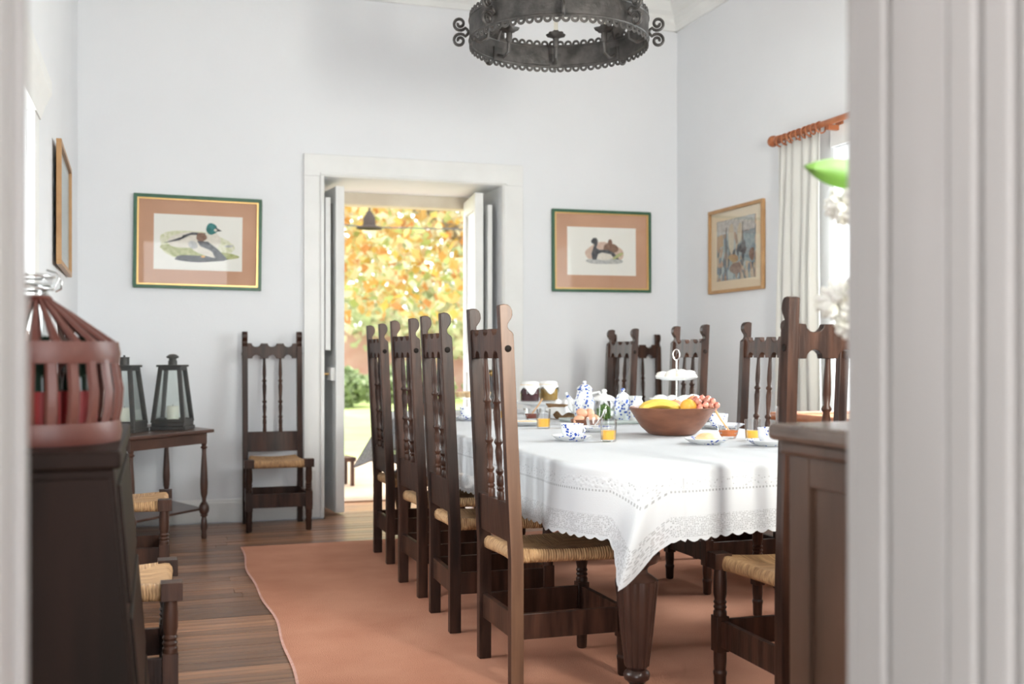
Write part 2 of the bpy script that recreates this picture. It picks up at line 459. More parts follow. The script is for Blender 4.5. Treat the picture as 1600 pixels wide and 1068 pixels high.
# casing of the garden doorway
cs = bpy.data.objects.new('trim_4', None); COL.objects.link(cs); cs['kind'] = 'structure'; cs['label'] = 'wide white casing around the garden doorway'
for (a, b2) in ((.963, DX0), (DX1, 2.534)):
    obj('casing_board', B().box(a, b2, Y1 - .022, Y1, 0, 2.325), MAT['white'], cs, bevel=.004)
obj('casing_board', B().box(.963, 2.534, Y1 - .0225, Y1, 2.325, 2.476), MAT['white'], cs, bevel=.004)
bd = B()
bd.box(DX0 - .028, DX0 - .008, Y1 - .034, Y1 - .02, 0, DZ).box(DX1 + .008, DX1 + .028, Y1 - .034, Y1 - .02, 0, DZ).box(DX0 - .028, DX1 + .028, Y1 - .034, Y1 - .02, DZ + .008, DZ + .028)
obj('inner_bead', bd, MAT['white'], cs, bevel=.004)
# outer frame of the doorway
of = B()
of.box(DX0, DX0 + .045, YO - .14, YO, 0, DZ).box(DX1 - .045, DX1, YO - .14, YO, 0, DZ).box(DX0 + .045, DX1 - .045, YO - .14, YO, 2.235, DZ)
cream = mat('cream_paint', (0.66, 0.60, 0.50), 0.6, (0.58, 0.51, 0.41), 5)
struct('trim_5', of, cream, 'cream outer frame of the garden doorway', bevel=.004)
struct('trim_6', B().box(DX0, DX1, YO - .10, YO + .10, -.05, .012), mat('worn_threshold', (0.30, 0.19, 0.11), 0.6, (0.22, 0.13, 0.08), 8, (1, 6, 6)), 'worn wooden threshold of the garden doorway', bevel=.004)

# door leaves folded back into the reveal
def leaf(name, hinge, near, th, label, knob_side):
    hx, hy = hinge; nx, ny = near
    ln = math.hypot(nx - hx, ny - hy); ang = math.atan2(ny - hy, nx - hx)
    e = bpy.data.objects.new(name, None); COL.objects.link(e)
    e.location = (hx, hy, 0); e.rotation_euler = (0, 0, ang)
    e['kind'] = 'structure'; e['label'] = label
    h = th / 2
    for a, b2 in ((0, .09), (ln - .09, ln)):
        obj('stile', B().box(a, b2, -h, h, .015, 2.28), MAT['white'], e, bevel=.003)
    for z0, z1 in ((.015, .22), (.98, 1.10), (2.17, 2.28)):
        obj('rail', B().box(.09, ln - .09, -h + .002, h - .002, z0, z1), MAT['white'], e, bevel=.003)
    for z0, z1 in ((.22, .98), (1.10, 2.17)):
        obj('panel', B().box(.088, ln - .088, -.010, .010, z0 - .002, z1 + .002), MAT['white'], e)
    k = knob_side
    obj('lock_case', B().box(ln - .13, ln - .02, k * h, k * (h + .03), .93, 1.02) if k > 0 else B().box(ln - .13, ln - .02, k * (h + .03), k * h, .93, 1.02), MAT['white'], e, bevel=.004)
    obj('door_knob', B().lathe([(0, 0), (.008, 0), (.008, .03), (.022, .04), (.024, .052), (.012, .064), (0, .066)], 14, T(ln - .075, k * (h + .028), .975) @ RX(-PI / 2 * k)), MAT['brass'], e, 40)
    return e
leaf('door_1', (1.160, 8.10), (1.226, 7.55), .062, 'open white door leaf on the left side of the garden doorway', -1)
leaf('door_2', (2.300, 8.10), (2.232, 7.55), .062, 'open white door leaf on the right side of the garden doorway', 1)
for i, (x, z0) in enumerate(((1.143, 1.14), (2.318, 1.0))):
    w = bpy.data.objects.new('window_%d' % (3 + i), None); COL.objects.link(w); w['kind'] = 'structure'
    w['label'] = 'narrow white folded shutter behind the %s door leaf' % ('left', 'right')[i]
    w.location = (x, 7.56, 0); w.rotation_euler = (0, 0, (-.06, .06)[i])
    obj('shutter_frame', B().box(-.018, .018, 0, .06, z0, 2.2).box(-.018, .018, .34, .40, z0, 2.2).box(-.018, .018, .06, .34, z0, z0 + .06).box(-.018, .018, .06, .34, 2.14, 2.2), MAT['white'], w, bevel=.003)
    obj('shutter_panel', B().box(-.007, .007, .06, .34, z0 + .06, 2.14), MAT['white'], w)

# side window
w1 = bpy.data.objects.new('window_1', None); COL.objects.link(w1); w1['kind'] = 'structure'; w1['label'] = 'tall bright window in the right wall beside the white curtain'
xw = 4.14
fr = B().box(xw, xw + .05, WY0, WY0 + .06, WZ0, WZ1).box(xw, xw + .05, WY1 - .06, WY1, WZ0, WZ1).box(xw, xw + .05, WY0 + .06, WY1 - .06, WZ0, WZ0 + .07).box(xw, xw + .05, WY0 + .06, WY1 - .06, WZ1 - .06, WZ1)
obj('window_frame', fr, MAT['white'], w1, bevel=.004)
obj('mullion', B().box(xw, xw + .05, (WY0 + WY1) / 2 - .03, (WY0 + WY1) / 2 + .03, WZ0 + .07, WZ1 - .06), MAT['white'], w1)
for k in range(2):
    ya = WY0 + .06 if k == 0 else (WY0 + WY1) / 2 + .03
    yb = (WY0 + WY1) / 2 - .03 if k == 0 else WY1 - .06
    obj('pane', B().box(xw + .022, xw + .028, ya, yb, WZ0 + .07, WZ1 - .06), MAT['pane'], w1)
obj('window_sill', B().box(X1 - .03, xw, WY0 - .03, WY1 + .03, WZ0 - .035, WZ0 + .004), MAT['white'], w1, bevel=.004)
obj('lintel_board', B().box(X1 - .02, X1 + .02, WY0 - .1, WY1 + .012, WZ1 - .0, WZ1 + .115), MAT['white'], w1, bevel=.004)
# front window
w2 = bpy.data.objects.new('window_2', None); COL.objects.link(w2); w2['kind'] = 'structure'; w2['label'] = 'window above the sideboard in the doorway wall'
yw = .92
fr = B().box(FX0, FX0 + .05, yw, yw + .05, FZ0, FZ1).box(FX1 - .05, FX1, yw, yw + .05, FZ0, FZ1).box(FX0 + .05, FX1 - .05, yw, yw + .05, FZ0, FZ0 + .06).box(FX0 + .05, FX1 - .05, yw, yw + .05, FZ1 - .05, FZ1)
obj('window_frame', fr, MAT['white'], w2, bevel=.004)
obj('pane', B().box(FX0 + .05, FX1 - .05, yw + .022, yw + .028, FZ0 + .06, FZ1 - .05), MAT['pane'], w2)

# near doorway: boarded reveals either side of the view
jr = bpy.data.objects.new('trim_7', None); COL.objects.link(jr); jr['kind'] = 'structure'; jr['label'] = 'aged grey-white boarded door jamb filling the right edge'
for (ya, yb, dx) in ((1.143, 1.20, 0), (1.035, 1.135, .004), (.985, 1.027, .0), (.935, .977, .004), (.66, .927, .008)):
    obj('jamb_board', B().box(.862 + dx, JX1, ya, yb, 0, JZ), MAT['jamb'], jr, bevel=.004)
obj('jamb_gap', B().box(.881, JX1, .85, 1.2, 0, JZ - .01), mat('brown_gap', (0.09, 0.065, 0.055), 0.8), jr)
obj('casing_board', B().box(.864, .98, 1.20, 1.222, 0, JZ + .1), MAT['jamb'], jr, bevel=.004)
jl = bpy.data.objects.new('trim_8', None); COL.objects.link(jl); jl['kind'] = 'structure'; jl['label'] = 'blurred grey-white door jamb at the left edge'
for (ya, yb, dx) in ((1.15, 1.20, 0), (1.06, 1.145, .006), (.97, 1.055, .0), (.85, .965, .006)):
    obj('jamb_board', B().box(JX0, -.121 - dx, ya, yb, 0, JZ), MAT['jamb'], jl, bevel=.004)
# door casing on the left wall with a small cornice
cl = bpy.data.objects.new('trim_9', None); COL.objects.link(cl); cl['kind'] = 'structure'; cl['label'] = 'white door casing with a cornice on the left wall'
obj('casing_board', B().box(X0, X0 + .03, 4.52, 4.68, 0, 2.04), MAT['white'], cl, bevel=.004)
obj('cornice', B().prism([(X0, 2.04), (X0 + .035, 2.04), (X0 + .05, 2.09), (X0 + .075, 2.14), (X0 + .075, 2.19), (X0, 2.19)], -4.70, -3.2, FRONT), MAT['white'], cl)
obj('casing_board', B().box(X0, X0 + .03, 3.20, 3.32, 0, 2.04), MAT['white'], cl, bevel=.004)
gd = bpy.data.objects.new('door_3', None); COL.objects.link(gd); gd['kind'] = 'structure'; gd['label'] = 'white glazed double door in the left wall, hidden behind the near jamb'
xd = -.80
for ya, yb in ((LY0, 3.92), (3.92, LY1)):
    obj('door_frame', B().box(xd, xd + .045, ya, ya + .07, 0, 2.04).box(xd, xd + .045, yb - .07, yb, 0, 2.04).box(xd, xd + .045, ya + .07, yb - .07, 0, .90).box(xd, xd + .045, ya + .07, yb - .07, 1.95, 2.04), MAT['white'], gd, bevel=.003)
    obj('pane', B().box(xd + .02, xd + .026, ya + .07, yb - .07, .90, 1.95), MAT['pane'], gd)

# veranda the camera stands on
struct('floor_veranda', B().box(-4, 6, -5, .3, -.14, -.02), mat('veranda_tiles', (0.30, 0.20, 0.15), .6, (0.36, .25, .19), 2), 'veranda floor in front of the doorway')
struct('ceiling_veranda_shade', B().box(-4, 6, -1.5, .85, 2.95, 3.05), MAT['ceil'], 'unseen veranda roof added to shade the doorway')  # out-of-view roof, added and sized to hold back sky light at the doorway

# ================================================================== GARDEN
struct('terrace', B().box(-8, 14, YO + .1, 12.3, -.30, -.06), MAT['terrace'], 'sandy terrace outside the garden doorway')
struct('lawn', B().box(-40, 60, 12.3, 75, -.4, -.10), MAT['lawn'], 'sunlit green lawn seen through the doorway')
def foliage(n, c, r, size, shell=.45, seed=1, zmin=None):
    rng = random.Random(seed)
    b = B()
    while n > 0:
        q = Vector((rng.gauss(0, 1), rng.gauss(0, 1), rng.gauss(0, 1))).normalized()
        t = shell + (1 - shell) * rng.random() ** .6
        t *= 1 + .12 * math.sin(5 * q.x + 3 * q.z + seed) + .08 * math.sin(9 * q.y + 7 * q.z)
        p = Vector((c[0] + q.x * r[0] * t, c[1] + q.y * r[1] * t, c[2] + q.z * r[2] * t))
        if zmin is not None and p.z < zmin: continue
        n -= 1
        M = T(*p) @ RZ(rng.random() * 6.28) @ RX(rng.uniform(-1.3, 1.3)) @ RY(rng.uniform(-1, 1))
        s = size * rng.uniform(.7, 1.3)
        b.add([(0, -s * .5, 0), (s * .42, 0, s * .08), (0, s * .6, 0), (-s * .42, 0, s * .08)], [(0, 1, 2), (0, 2, 3)], M)
    return b
def fmesh(name, b, m, parent):
    me = bpy.data.meshes.new(name); me.from_pydata(b.v, [], b.f); me.materials.append(m)
    o = bpy.data.objects.new(name, me); COL.objects.link(o); o.parent = parent; o['kind'] = 'stuff'
    return o
def tree(label, c, r, n, size, m, trunk, seed, zmin, lb=None):
    t = thing('autumn_tree', label, 'tree', (trunk[0], trunk[1], -.1))
    tb = B().tube([(0, 0, 0), (.05, .02, c[2] * .4), (c[0] - trunk[0], c[1] - trunk[1], c[2])], [.24, .19, .09], 10)
    for k in range(6):
        a = k * 1.05 + seed
        tb.tube([(.04, .02, c[2] * (.35 + .05 * k)), (r[0] * .35 * math.cos(a), r[1] * .35 * math.sin(a), c[2] * .75), (r[0] * .7 * math.cos(a), r[1] * .7 * math.sin(a), c[2] * .95)], [.09, .06, .025], 7)
    obj('trunk', tb, MAT['bark'], t, 60)
    f = foliage(n, (c[0] - trunk[0], c[1] - trunk[1], c[2] + .1), r, size, .3, seed, zmin)
    fmesh('crown', f, m, t)
    return t
tree('big golden and orange autumn tree filling the doorway view', (3.6, 17.5, 4.3), (4.6, 3.0, 2.7), 9000, .17, MAT['autumn'], (6.6, 17.8), 3, 1.75)
tree('paler yellow-green tree further back in the garden', (8.5, 31, 5.0), (5.5, 3.0, 4.2), 7000, .30, MAT['palehedge'], (10.5, 31.5), 5, 1.0)
gw = thing('garden_wall', 'low pinkish garden wall behind the shrubs', 'wall', (6, 33.5, -.1))
obj('wall_body', B().box(-12, 14, -.15, .15, 0, 2.0), MAT['pinkwall'], gw)
obj('coping', B().box(-12, 14, -.2, .2, 2.0, 2.08), mat('pale_coping', (0.7, .62, .55), .8), gw)
for i, (x, y, rx, h, lab) in enumerate(((4.1, 25.5, .8, .46, 'rounded green shrub at the left of the doorway view'), (6.3, 27.5, 1.2, .5, 'rounded green shrub behind the dark chair backs'), (9.3, 27.5, 1.4, .55, 'leafy green shrub at the right edge of the lawn'))):
    s = thing('garden_shrub', lab, 'shrub', (x, y, -.1), 0, 'shrubs on the lawn')
    obj('stem', B().tube([(0, 0, 0), (.03, 0, h * .5), (.08, .05, h)], [.05, .035, .02], 7), MAT['bark'], s)
    fmesh('foliage', foliage(2200, (0, 0, h * .95), (rx, .9, h), .16, .5, 11 + i, .02), MAT['shrub'], s)
hd = thing('pale_hedge', 'pale sun-bleached hedge rising behind the pink wall', 'hedge', (7, 37, -.1))
obj('stem', B().box(-9, 9, -.1, .1, 0, 1.2), MAT['bark'], hd)
fmesh('foliage', foliage(7000, (0, 0, 1.9), (11, 1.2, 1.7), .30, .5, 21, .05), MAT['palehedge'], hd)
ln = thing('hanging_lamp', 'dark bell-shaped lamp hanging on a wire outside the door', 'lamp', (2.33, 12.3, 2.57))
obj('shade', B().lathe([(.15, -.02), (.145, 0), (.075, .02), (.07, .10), (.035, .17), (.012, .19), (.012, .22), (0, .22)], 18), MAT['lampshade'], ln, 40)
obj('wire', B().tube([(-1.4, -.2, .09), (-.6, -.1, .02), (0, 0, .0), (.6, .1, .02), (1.4, .2, .04)], .008, 6), MAT['lantern'], ln)
obj('hanging_cord', B().tube([(0, 0, .2), (0, 0, .62)], .008, 6), MAT['lantern'], ln)
pg = thing('pergola', 'plain timber pergola frame outside the doorway carrying the lamp', 'pergola', (2.33, 12.2, -.06))
for x in (-3.2, 3.6): obj('post', B().box(x - .06, x + .06, .04, .16, 0, 3.24), MAT['bark'], pg)
obj('beam', B().box(-3.5, 3.9, .03, .17, 3.24, 3.40), MAT['bark'], pg)
pt = thing('garden_stool', 'small dark wooden stool standing on the terrace', 'stool', (1.60, 9.75, -.06), .2)
obj('seat', B().box(-.16, .09, -.12, .12, .22, .26), MAT['chair'], pt, bevel=.004)
for x in (-.14, .05):
    for y in (-.1, .07):
        obj('leg', B().box(x, x + .03, y, y + .03, 0, .22), MAT['chair'], pt)

# ================================================================== RUG
RX0, RX1, RY0, RY1 = .47, 3.12, 2.14, 6.40
def rug_edge(y): return RX0 + .012 * math.sin(y * 3.1) + .006 * math.sin(y * 8.3 + 1)
rug = thing('rug', 'large terracotta wool rug with a pale pink bound edge under the table', 'rug', (0, 0, 0))
b = B(); n = 70
vs = []
for i in range(n + 1):
    y = RY0 + (RY1 - RY0) * i / n
    xa = rug_edge(y)
    vs += [(xa, y, .001), (xa, y, .009), (RX1, y, .009), (RX1, y, .001)]
fs = []
for i in range(n):
    for k in range(4):
        fs.append((i * 4 + k, i * 4 + (k + 1) % 4, i * 4 + 4 + (k + 1) % 4, i * 4 + 4 + k))
fs += [(0, 3, 2, 1), (n * 4, n * 4 + 1, n * 4 + 2, n * 4 + 3)]
obj('rug_field', b.add(vs, fs), MAT['rug'], rug)
pts = [(rug_edge(RY0 + (RY1 - RY0) * i / 60), RY0 + (RY1 - RY0) * i / 60, .0055) for i in range(61)]
obj('rug_binding', B().tube(pts, .010, 6, flat=.4).tube([(rug_edge(RY1), RY1, .0055), (RX1, RY1, .0055)], .008, 6, flat=.4).tube([(rug_edge(RY0), RY0, .0055), (RX1, RY0, .0055)], .008, 6, flat=.4), MAT['rugedge'], rug, 60)

# ================================================================== CHAIR
CH = 1.262
def rake(p):
    if p.z > .42: p.x -= (p.z - .42) * .048
    return p
def arc_notch(c, w, d, z, sign, n=6):
    # notch of half width w and depth d cut into an edge at height z, walked in +y
    return [(c - w * math.cos(PI * k / n), z - sign * d * math.sin(PI * k / n)) for k in range(n + 1)]
def make_chair():
    t = thing('ladder_back_chair', 'x', 'chair', (0, 0, 0))
    front = [(.0225, 1.162), (.018, 1.170), (.008, 1.177), (.003, 1.186), (.004, 1.196), (.010, 1.205), (.017, 1.214), (.0215, 1.226), (.021, 1.241), (.016, 1.253), (.007, 1.260), (-.006, CH), (-.0225, CH - .004)]
    pr = [(-.0225, 0), (.0225, 0), (.0225, .42), (.0225, .8)] + front + [(-.0225, .8), (-.0225, .42)]
    XZ = Matrix(((1, 0, 0, 0), (0, 0, 1, 0), (0, 1, 0, 0), (0, 0, 0, 1)))   # x->x, y->z, z->y
    for s in (-1, 1):
        po = obj('post', B().prism(pr, s * .1775 - .0175, s * .1775 + .0175, XZ).warp(rake), MAT['chair'], t, bevel=.0025)
        obj('peg', B().lathe([(.0115, 0), (.0115, .002), (.009, .003), (0, .003)], 14, T(-.033, s * .195, 1.115) @ RX(-PI / 2 * s)), MAT['bureau'], po, 40)
    # crest rail with three scoops above and three below
    cs = (-.104, 0, .104)
    poly = [(-.165, 1.185)]
    for c in cs: poly += arc_notch(c, .030, .024, 1.183, 1)
    poly += [(.165, 1.185), (.165, 1.083)]
    for c in reversed(cs): poly += [(2 * c - y, z) for y, z in arc_notch(c, .026, .026, 1.083, -1)]
    poly += [(-.165, 1.083)]
    obj('crest_rail', B().prism(poly, -.016, .012, SIDE).warp(rake), MAT['chair'], t, bevel=.002)
    sp = [(.010, .590), (.013, .60), (.013, .625), (.010, .630), (.014, .638), (.010, .646), (.013, .65), (.013, .68), (.009, .685), (.0145, .695), (.0145, .70), (.009, .708), (.012, .74), (.0135, .765), (.009, .785), (.0155, .795), (.0155, .80), (.009, .81), (.012, .86), (.0138, .90), (.010, .925), (.0155, .933), (.0155, .938), (.0095, .947), (.0125, .98), (.0115, 1.02), (.0085, 1.07), (.0085, 1.10)]
    for y in (-.052, .052):
        obj('spindle', B().lathe(sp, 10, T(-.002, y, 0)).warp(rake), MAT['chair'], t, 50)
    obj('back_rail', B().box(-.014, .010, -.165, .165, .470, .600).warp(rake), MAT['chair'], t, bevel=.002)
    # woven rush seat
    A = [Vector((-.005, -.155)), Vector((.405, -.198)), Vector((.405, .198)), Vector((-.005, .155))]
    C = Vector((.2, 0))
    prof = [(1.0, .424), (.7, .429), (.35, .438), (.12, .446), (.045, .445), (.0, .434), (-.012, .420), (.0, .404), (.06, .396), (.5, .400), (1.0, .402)]
    me = bpy.data.meshes.new('seat')
    vs, fs, uvs = [], [], []
    N = 14
    for e in range(4):
        a, bb = A[e], A[(e + 1) % 4]
        Ln = (bb - a).length
        base = len(vs)
        for i in range(N + 1):
            p = a.lerp(bb, i / N)
            bulge = .010 * math.sin(PI * i / N)
            out = Vector(((bb - a).y, -(bb - a).x)).normalized()
            for (tt, z) in prof:
                q = p.lerp(C, tt)
                if tt < .1: q = q - out * bulge
                zz = z - (.008 * math.sin(PI * i / N) if tt < .5 and z > .41 else 0)
                vs.append((q.x, q.y, zz))
        m = len(prof)
        for i in range(N):
            for k in range(m - 1):
                fs.append((base + i * m + k, base + (i + 1) * m + k, base + (i + 1) * m + k + 1, base + i * m + k + 1))
                u0, u1 = Ln * i / N + e * 3, Ln * (i + 1) / N + e * 3
                # strands run square to the rail: u follows the rail even towards the centre
                def uu(u, tt): return e * 3 + Ln / 2 + (u - e * 3 - Ln / 2) * (1 - max(tt, 0))
                uvs += [(uu(u0, prof[k][0]), k * .05), (uu(u1, prof[k][0]), k * .05), (uu(u1, prof[k + 1][0]), k * .05 + .05), (uu(u0, prof[k + 1][0]), k * .05 + .05)]
    me.from_pydata(vs, [], fs)
    uvl = me.uv_layers.new(name='UVMap')
    for i, q in enumerate(uvs): uvl.data[i].uv = q
    bm = bmesh.new(); bm.from_mesh(me); bmesh.ops.remove_doubles(bm, verts=bm.verts, dist=1e-5); bmesh.ops.recalc_face_normals(bm, faces=bm.faces); bm.to_mesh(me); bm.free()
    me.materials.append(MAT['rush'])
    me.polygons.foreach_set('use_smooth', [True] * len(me.polygons))
    so = obj('seat', me, None, t); so['label'] = 'woven straw-coloured rush seat'
    lp = [(.015, 0), (.019, .006), (.020, .05), (.0225, .06), (.0225, .066), (.019, .072), (.0215, .10), (.0215, .135)]
    up = [(.0215, .245), (.022, .262), (.018, .268), (.0225, .276), (.018, .284), (.0225, .292), (.018, .300), (.022, .32), (.022, .36), (.019, .405)]
    for s in (-1, 1):
        M = T(.385, s * .185, 0)
        lb = B().lathe(lp, 12, M).lathe(up, 12, M).box(-.022, .022, -.022, .022, .132, .248, M).box(-.026, .034, -.030, .030, .400, .452, M)
        obj('front_leg', lb, MAT['chair'], t, 40, bevel=.0015)
    obj('stretcher', B().box(.375, .395, -.165, .165, .150, .235), MAT['chair'], t, bevel=.002)
    obj('stretcher', B().box(-.010, .010, -.162, .162, .150, .235), MAT['chair'], t, bevel=.002)
    for s in (-1, 1):
        sb = B().box(.018, .366, -.010, .010, .150, .235)
        sb.warp(lambda p, s=s: Vector((p.x, p.y + s * (.175 + p.x * .02), p.z)))
        obj('stretcher', sb, MAT['chair'], t, bevel=.002)
    return t
chair = make_chair()
R = math.radians
G1 = 'carved high-back chairs around the table'
spots = [
 ((1.137, 3.600), R(.5), 'nearest dark chair on the left row, its post edge lit warm brown', G1),
 ((1.131, 4.330), R(-1.5), 'second nearest dark chair in the left row, back turned to the room', G1),
 ((1.147, 4.980), R(1.5), 'third dark chair from the front in the left row by the doorway', G1),
 ((1.180, 5.810), R(-.5), 'farthest dark chair of the left row, in front of the lawn view', G1),
 ((1.920, 2.760), R(88), 'dark glossy chair at the near head of the table beside the sideboard', G1),
 ((2.795, 3.840), PI + R(1), 'dark chair mostly hidden behind the flowers on the far table side', G1),
 ((2.790, 4.650), PI + R(1), 'dark chair on the far table side just left of the white curtain', G1),
 ((2.790, 5.440), PI - R(1), 'dark chair on the far table side behind the tiered cake stand', G1),
 ((2.785, 6.345), PI + R(1), 'dark chair on the far table side beneath the right duck print', G1),
 ((.745, 7.335), R(-90), 'rush-seated dark chair standing against the wall left of the doorway', 'carved chairs along the walls'),
 ((3.395, 7.345), R(-90), 'dark chair against the far wall near the right corner', 'carved chairs along the walls'),
 ((-.345, 3.455), R(1), 'rush-seated chair by the left wall nearest the camera, mostly behind the dark chest', 'carved chairs along the walls'),
 ((-.340, 5.360), R(-1), 'rush-seated chair by the left wall in front of the small side table', 'carved chairs along the walls'),
]
for i, ((x, y), rz, lab, g) in enumerate(spots):
    on_rug = .5 < x < 3.4 and y < 6.5
    c = chair if i == 0 else dup(chair)
    c.location = (x, y, .0095 if on_rug else .001); c.rotation_euler = (0, 0, rz); c['label'] = lab; c['group'] = g

# the near post of the nearest chair has a pale face: wear plus warm light painted in
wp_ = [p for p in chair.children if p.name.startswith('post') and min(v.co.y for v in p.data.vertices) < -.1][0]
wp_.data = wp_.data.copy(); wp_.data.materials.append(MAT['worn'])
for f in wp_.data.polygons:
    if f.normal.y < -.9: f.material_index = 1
wp_['label'] = 'post with an outer face coloured pale by wear and painted light'

# ================================================================== TABLE
TX0, TX1, TY0, TY1, TZ = 1.275, 2.65, 3.08, 6.74, .745
tb = thing('dining_table', 'long mahogany dining table with turned fluted legs under a white cloth', 'table', ((TX0 + TX1) / 2, (TY0 + TY1) / 2, .009))
ox, oy = (TX0 + TX1) / 2, (TY0 + TY1) / 2
CRN = .30
def rrect(x0, x1, y0, y1, r, step):
    # rounded rectangle walked counter-clockwise: list of (x, y, nx, ny)
    out = []
    def line(p, q, nx, ny):
        n = max(1, int(math.hypot(q[0] - p[0], q[1] - p[1]) / step))
        for k in range(n): out.append((p[0] + (q[0] - p[0]) * k / n, p[1] + (q[1] - p[1]) * k / n, nx, ny))
    def arc(cx, cy, a0):
        n = max(6, int(r * PI / 2 / step))
        for k in range(n):
            a = a0 + PI / 2 * k / n
            out.append((cx + r * math.cos(a), cy + r * math.sin(a), math.cos(a), math.sin(a)))
    line((x0 + r, y0), (x1 - r, y0), 0, -1); arc(x1 - r, y0 + r, -PI / 2)
    line((x1, y0 + r), (x1, y1 - r), 1, 0); arc(x1 - r, y1 - r, 0)
    line((x1 - r, y1), (x0 + r, y1), 0, 1); arc(x0 + r, y1 - r, PI / 2)
    line((x0, y1 - r), (x0, y0 + r), -1, 0); arc(x0 + r, y0 + r, PI)
    return out
obj('table_top', B().prism([(p[0] - ox, p[1] - oy) for p in rrect(TX0, TX1, TY0, TY1, CRN, .05)], .700, TZ - .010), MAT['table'], tb, bevel=.006)
ap = B()
ax, ay = (TX1 - TX0) / 2 - .11, (TY1 - TY0) / 2 - .09
for s in (-1, 1):
    ap.box(-ax, ax, s * ay - .012, s * ay + .012, .59, .70).box(s * ax - .012, s * ax + .012, -ay + .012, ay - .012, .59, .70)
obj('apron', ap, MAT['table'], tb)
lg = [(.030, 0), (.034, .012), (.034, .028), (.022, .034), (.026, .046), (.040, .058), (.043, .070), (.040, .080), (.030, .088), (.032, .094), (.038, .10)]
lg2 = [(.038, .10), (.050, .20), (.060, .30), (.066, .36), (.066, .375)]
lg3 = [(.066, .375), (.050, .388), (.036, .398), (.034, .410), (.040, .420), (.066, .432), (.074, .447), (.074, .462), (.060, .476), (.042, .488), (.045, .50), (.055, .51), (.058, .59)]
for sx in (-1, 1):
    for sy in (-1, 1):
        M = T(sx * (ax - .085), sy * (ay - .02), 0)
        l = B().lathe(lg, 24, M).lathe(lg2, 64, M, rf=lambda a, z: 1 + .13 * abs(math.cos(a * 6)) - .08, cap=False).lathe(lg3, 24, M).box(-.055, .055, -.055, .055, .585, .70, M)
        obj('leg', l, MAT['table'], tb, 35)

# tablecloth ----------------------------------------------------------------
L0 = .238
def cloth():
    loop = rrect(TX0, TX1, TY0, TY1, CRN, .0065)
    n = len(loop)
    zt = TZ + .0105
    s_at = [0.0]
    for k in range(1, n): s_at.append(s_at[-1] + math.hypot(loop[k][0] - loop[k - 1][0], loop[k][1] - loop[k - 1][1]))
    per = s_at[-1] + .0065
    # the four hanging cloth corners: (arc-length position, drift of the tail)
    tails = []
    for (cx, cy, dr) in ((TX0 + .205, TY0 + .02, (-.095, -.02)), (TX0 + .09, TY1 - .09, (-.06, .03)), (TX1 - .09, TY1 - .09, (.04, .03)), (TX1 - .09, TY0 + .09, (.03, -.04))):
        k = min(range(n), key=lambda q: (loop[q][0] - cx) ** 2 + (loop[q][1] - cy) ** 2)
        tails.append((s_at[k], dr))
    def wave(s): return .5 * math.sin(s * 11 + 1) * math.sin(s * 4.3 + 2) + .32 * math.sin(s * 23 + .7) + .22 * math.sin(s * 37)
    NR = 26; r = .014
    vs, uvs = [], []
    for k, (x, y, nx, ny) in enumerate(loop):
        s = s_at[k]
        pk = 0; drift = (0, 0)
        for ts_, dr in tails:
            q = (s - ts_ + per / 2) % per - per / 2
            p = max(0, 1 - abs(q) / (.052 if q > 0 else .125))
            if p > pk: pk, drift = p, dr
        L = L0 + .125 * pk
        if ny < -.5: L -= .05 * max(0, min(1, (x - TX0 - .25) / 1.0)) * (1 - pk)
        if nx > .5: L -= .045 * (1 - pk)
        sc = .010 * (abs(math.sin(PI * s / .042)) - .4)
        fold = math.sin(min(1, pk * 1.15) * PI)      # pinch beside the tail
        for j in range(NR + 1):
            t = j / NR
            d = (L + sc * t ** 6) * t
            if d < r * PI / 2: o = r * math.sin(d / r); z = r * (1 - math.cos(d / r))
            else: o = r; z = d - r * PI / 2 + r
            g = max(0, (d - .02) / L0)
            o += .024 * g ** 1.2 * (.45 + wave(s)) - .034 * fold * min(1, g) + .050 * pk * min(1.3, g)
            vs.append((x + nx * o + drift[0] * pk * g, y + ny * o + drift[1] * pk * g, zt - z))
            uvs.append((s, d / L * L0 if pk == 0 else d / L * L0))
    fs = []
    m = NR + 1
    for k in range(n):
        k2 = (k + 1) % n
        for j in range(NR): fs.append((k * m + j, k * m + j + 1, k2 * m + j + 1, k2 * m + j))
    # flat top: quads between opposite sides of the loop would crease, so close it with rings
    prev = [k * m for k in range(n)]
    for f_ in (.97, .8, .5, .2):
        cur = []
        for k, (x, y, nx, ny) in enumerate(loop):
            cx, cy = (TX0 + TX1) / 2, max(TY0 + .69, min(TY1 - .69, y))
            cur.append(len(vs)); vs.append((cx + (x - cx) * f_, cy + (y - cy) * f_, zt + .0004)); uvs.append((s_at[k], 0))
        for k in range(n): fs.append((prev[k], prev[(k + 1) % n], cur[(k + 1) % n], cur[k]))
        prev = cur
    fs.append(tuple(prev))
    me = bpy.data.meshes.new('tablecloth'); me.from_pydata(vs, [], fs)
    uvl = me.uv_layers.new(name='UVMap')
    flat = [0.0] * (len(me.loops) * 2)
    vi = [0] * len(me.loops); me.loops.foreach_get('vertex_index', vi)
    for i, q in enumerate(vi): flat[2 * i], flat[2 * i + 1] = uvs[q]
    uvl.data.foreach_set('uv', flat)
    bm = bmesh.new(); bm.from_mesh(me); bmesh.ops.recalc_face_normals(bm, faces=bm.faces); bm.to_mesh(me); bm.free()
    me.materials.append(MAT['cloth'])
    me.polygons.foreach_set('use_smooth', [True] * len(me.polygons))
    return me
tag(obj('tablecloth', cloth(), None), 'white linen tablecloth with a scalloped lace border draped over the long table', 'tablecloth')

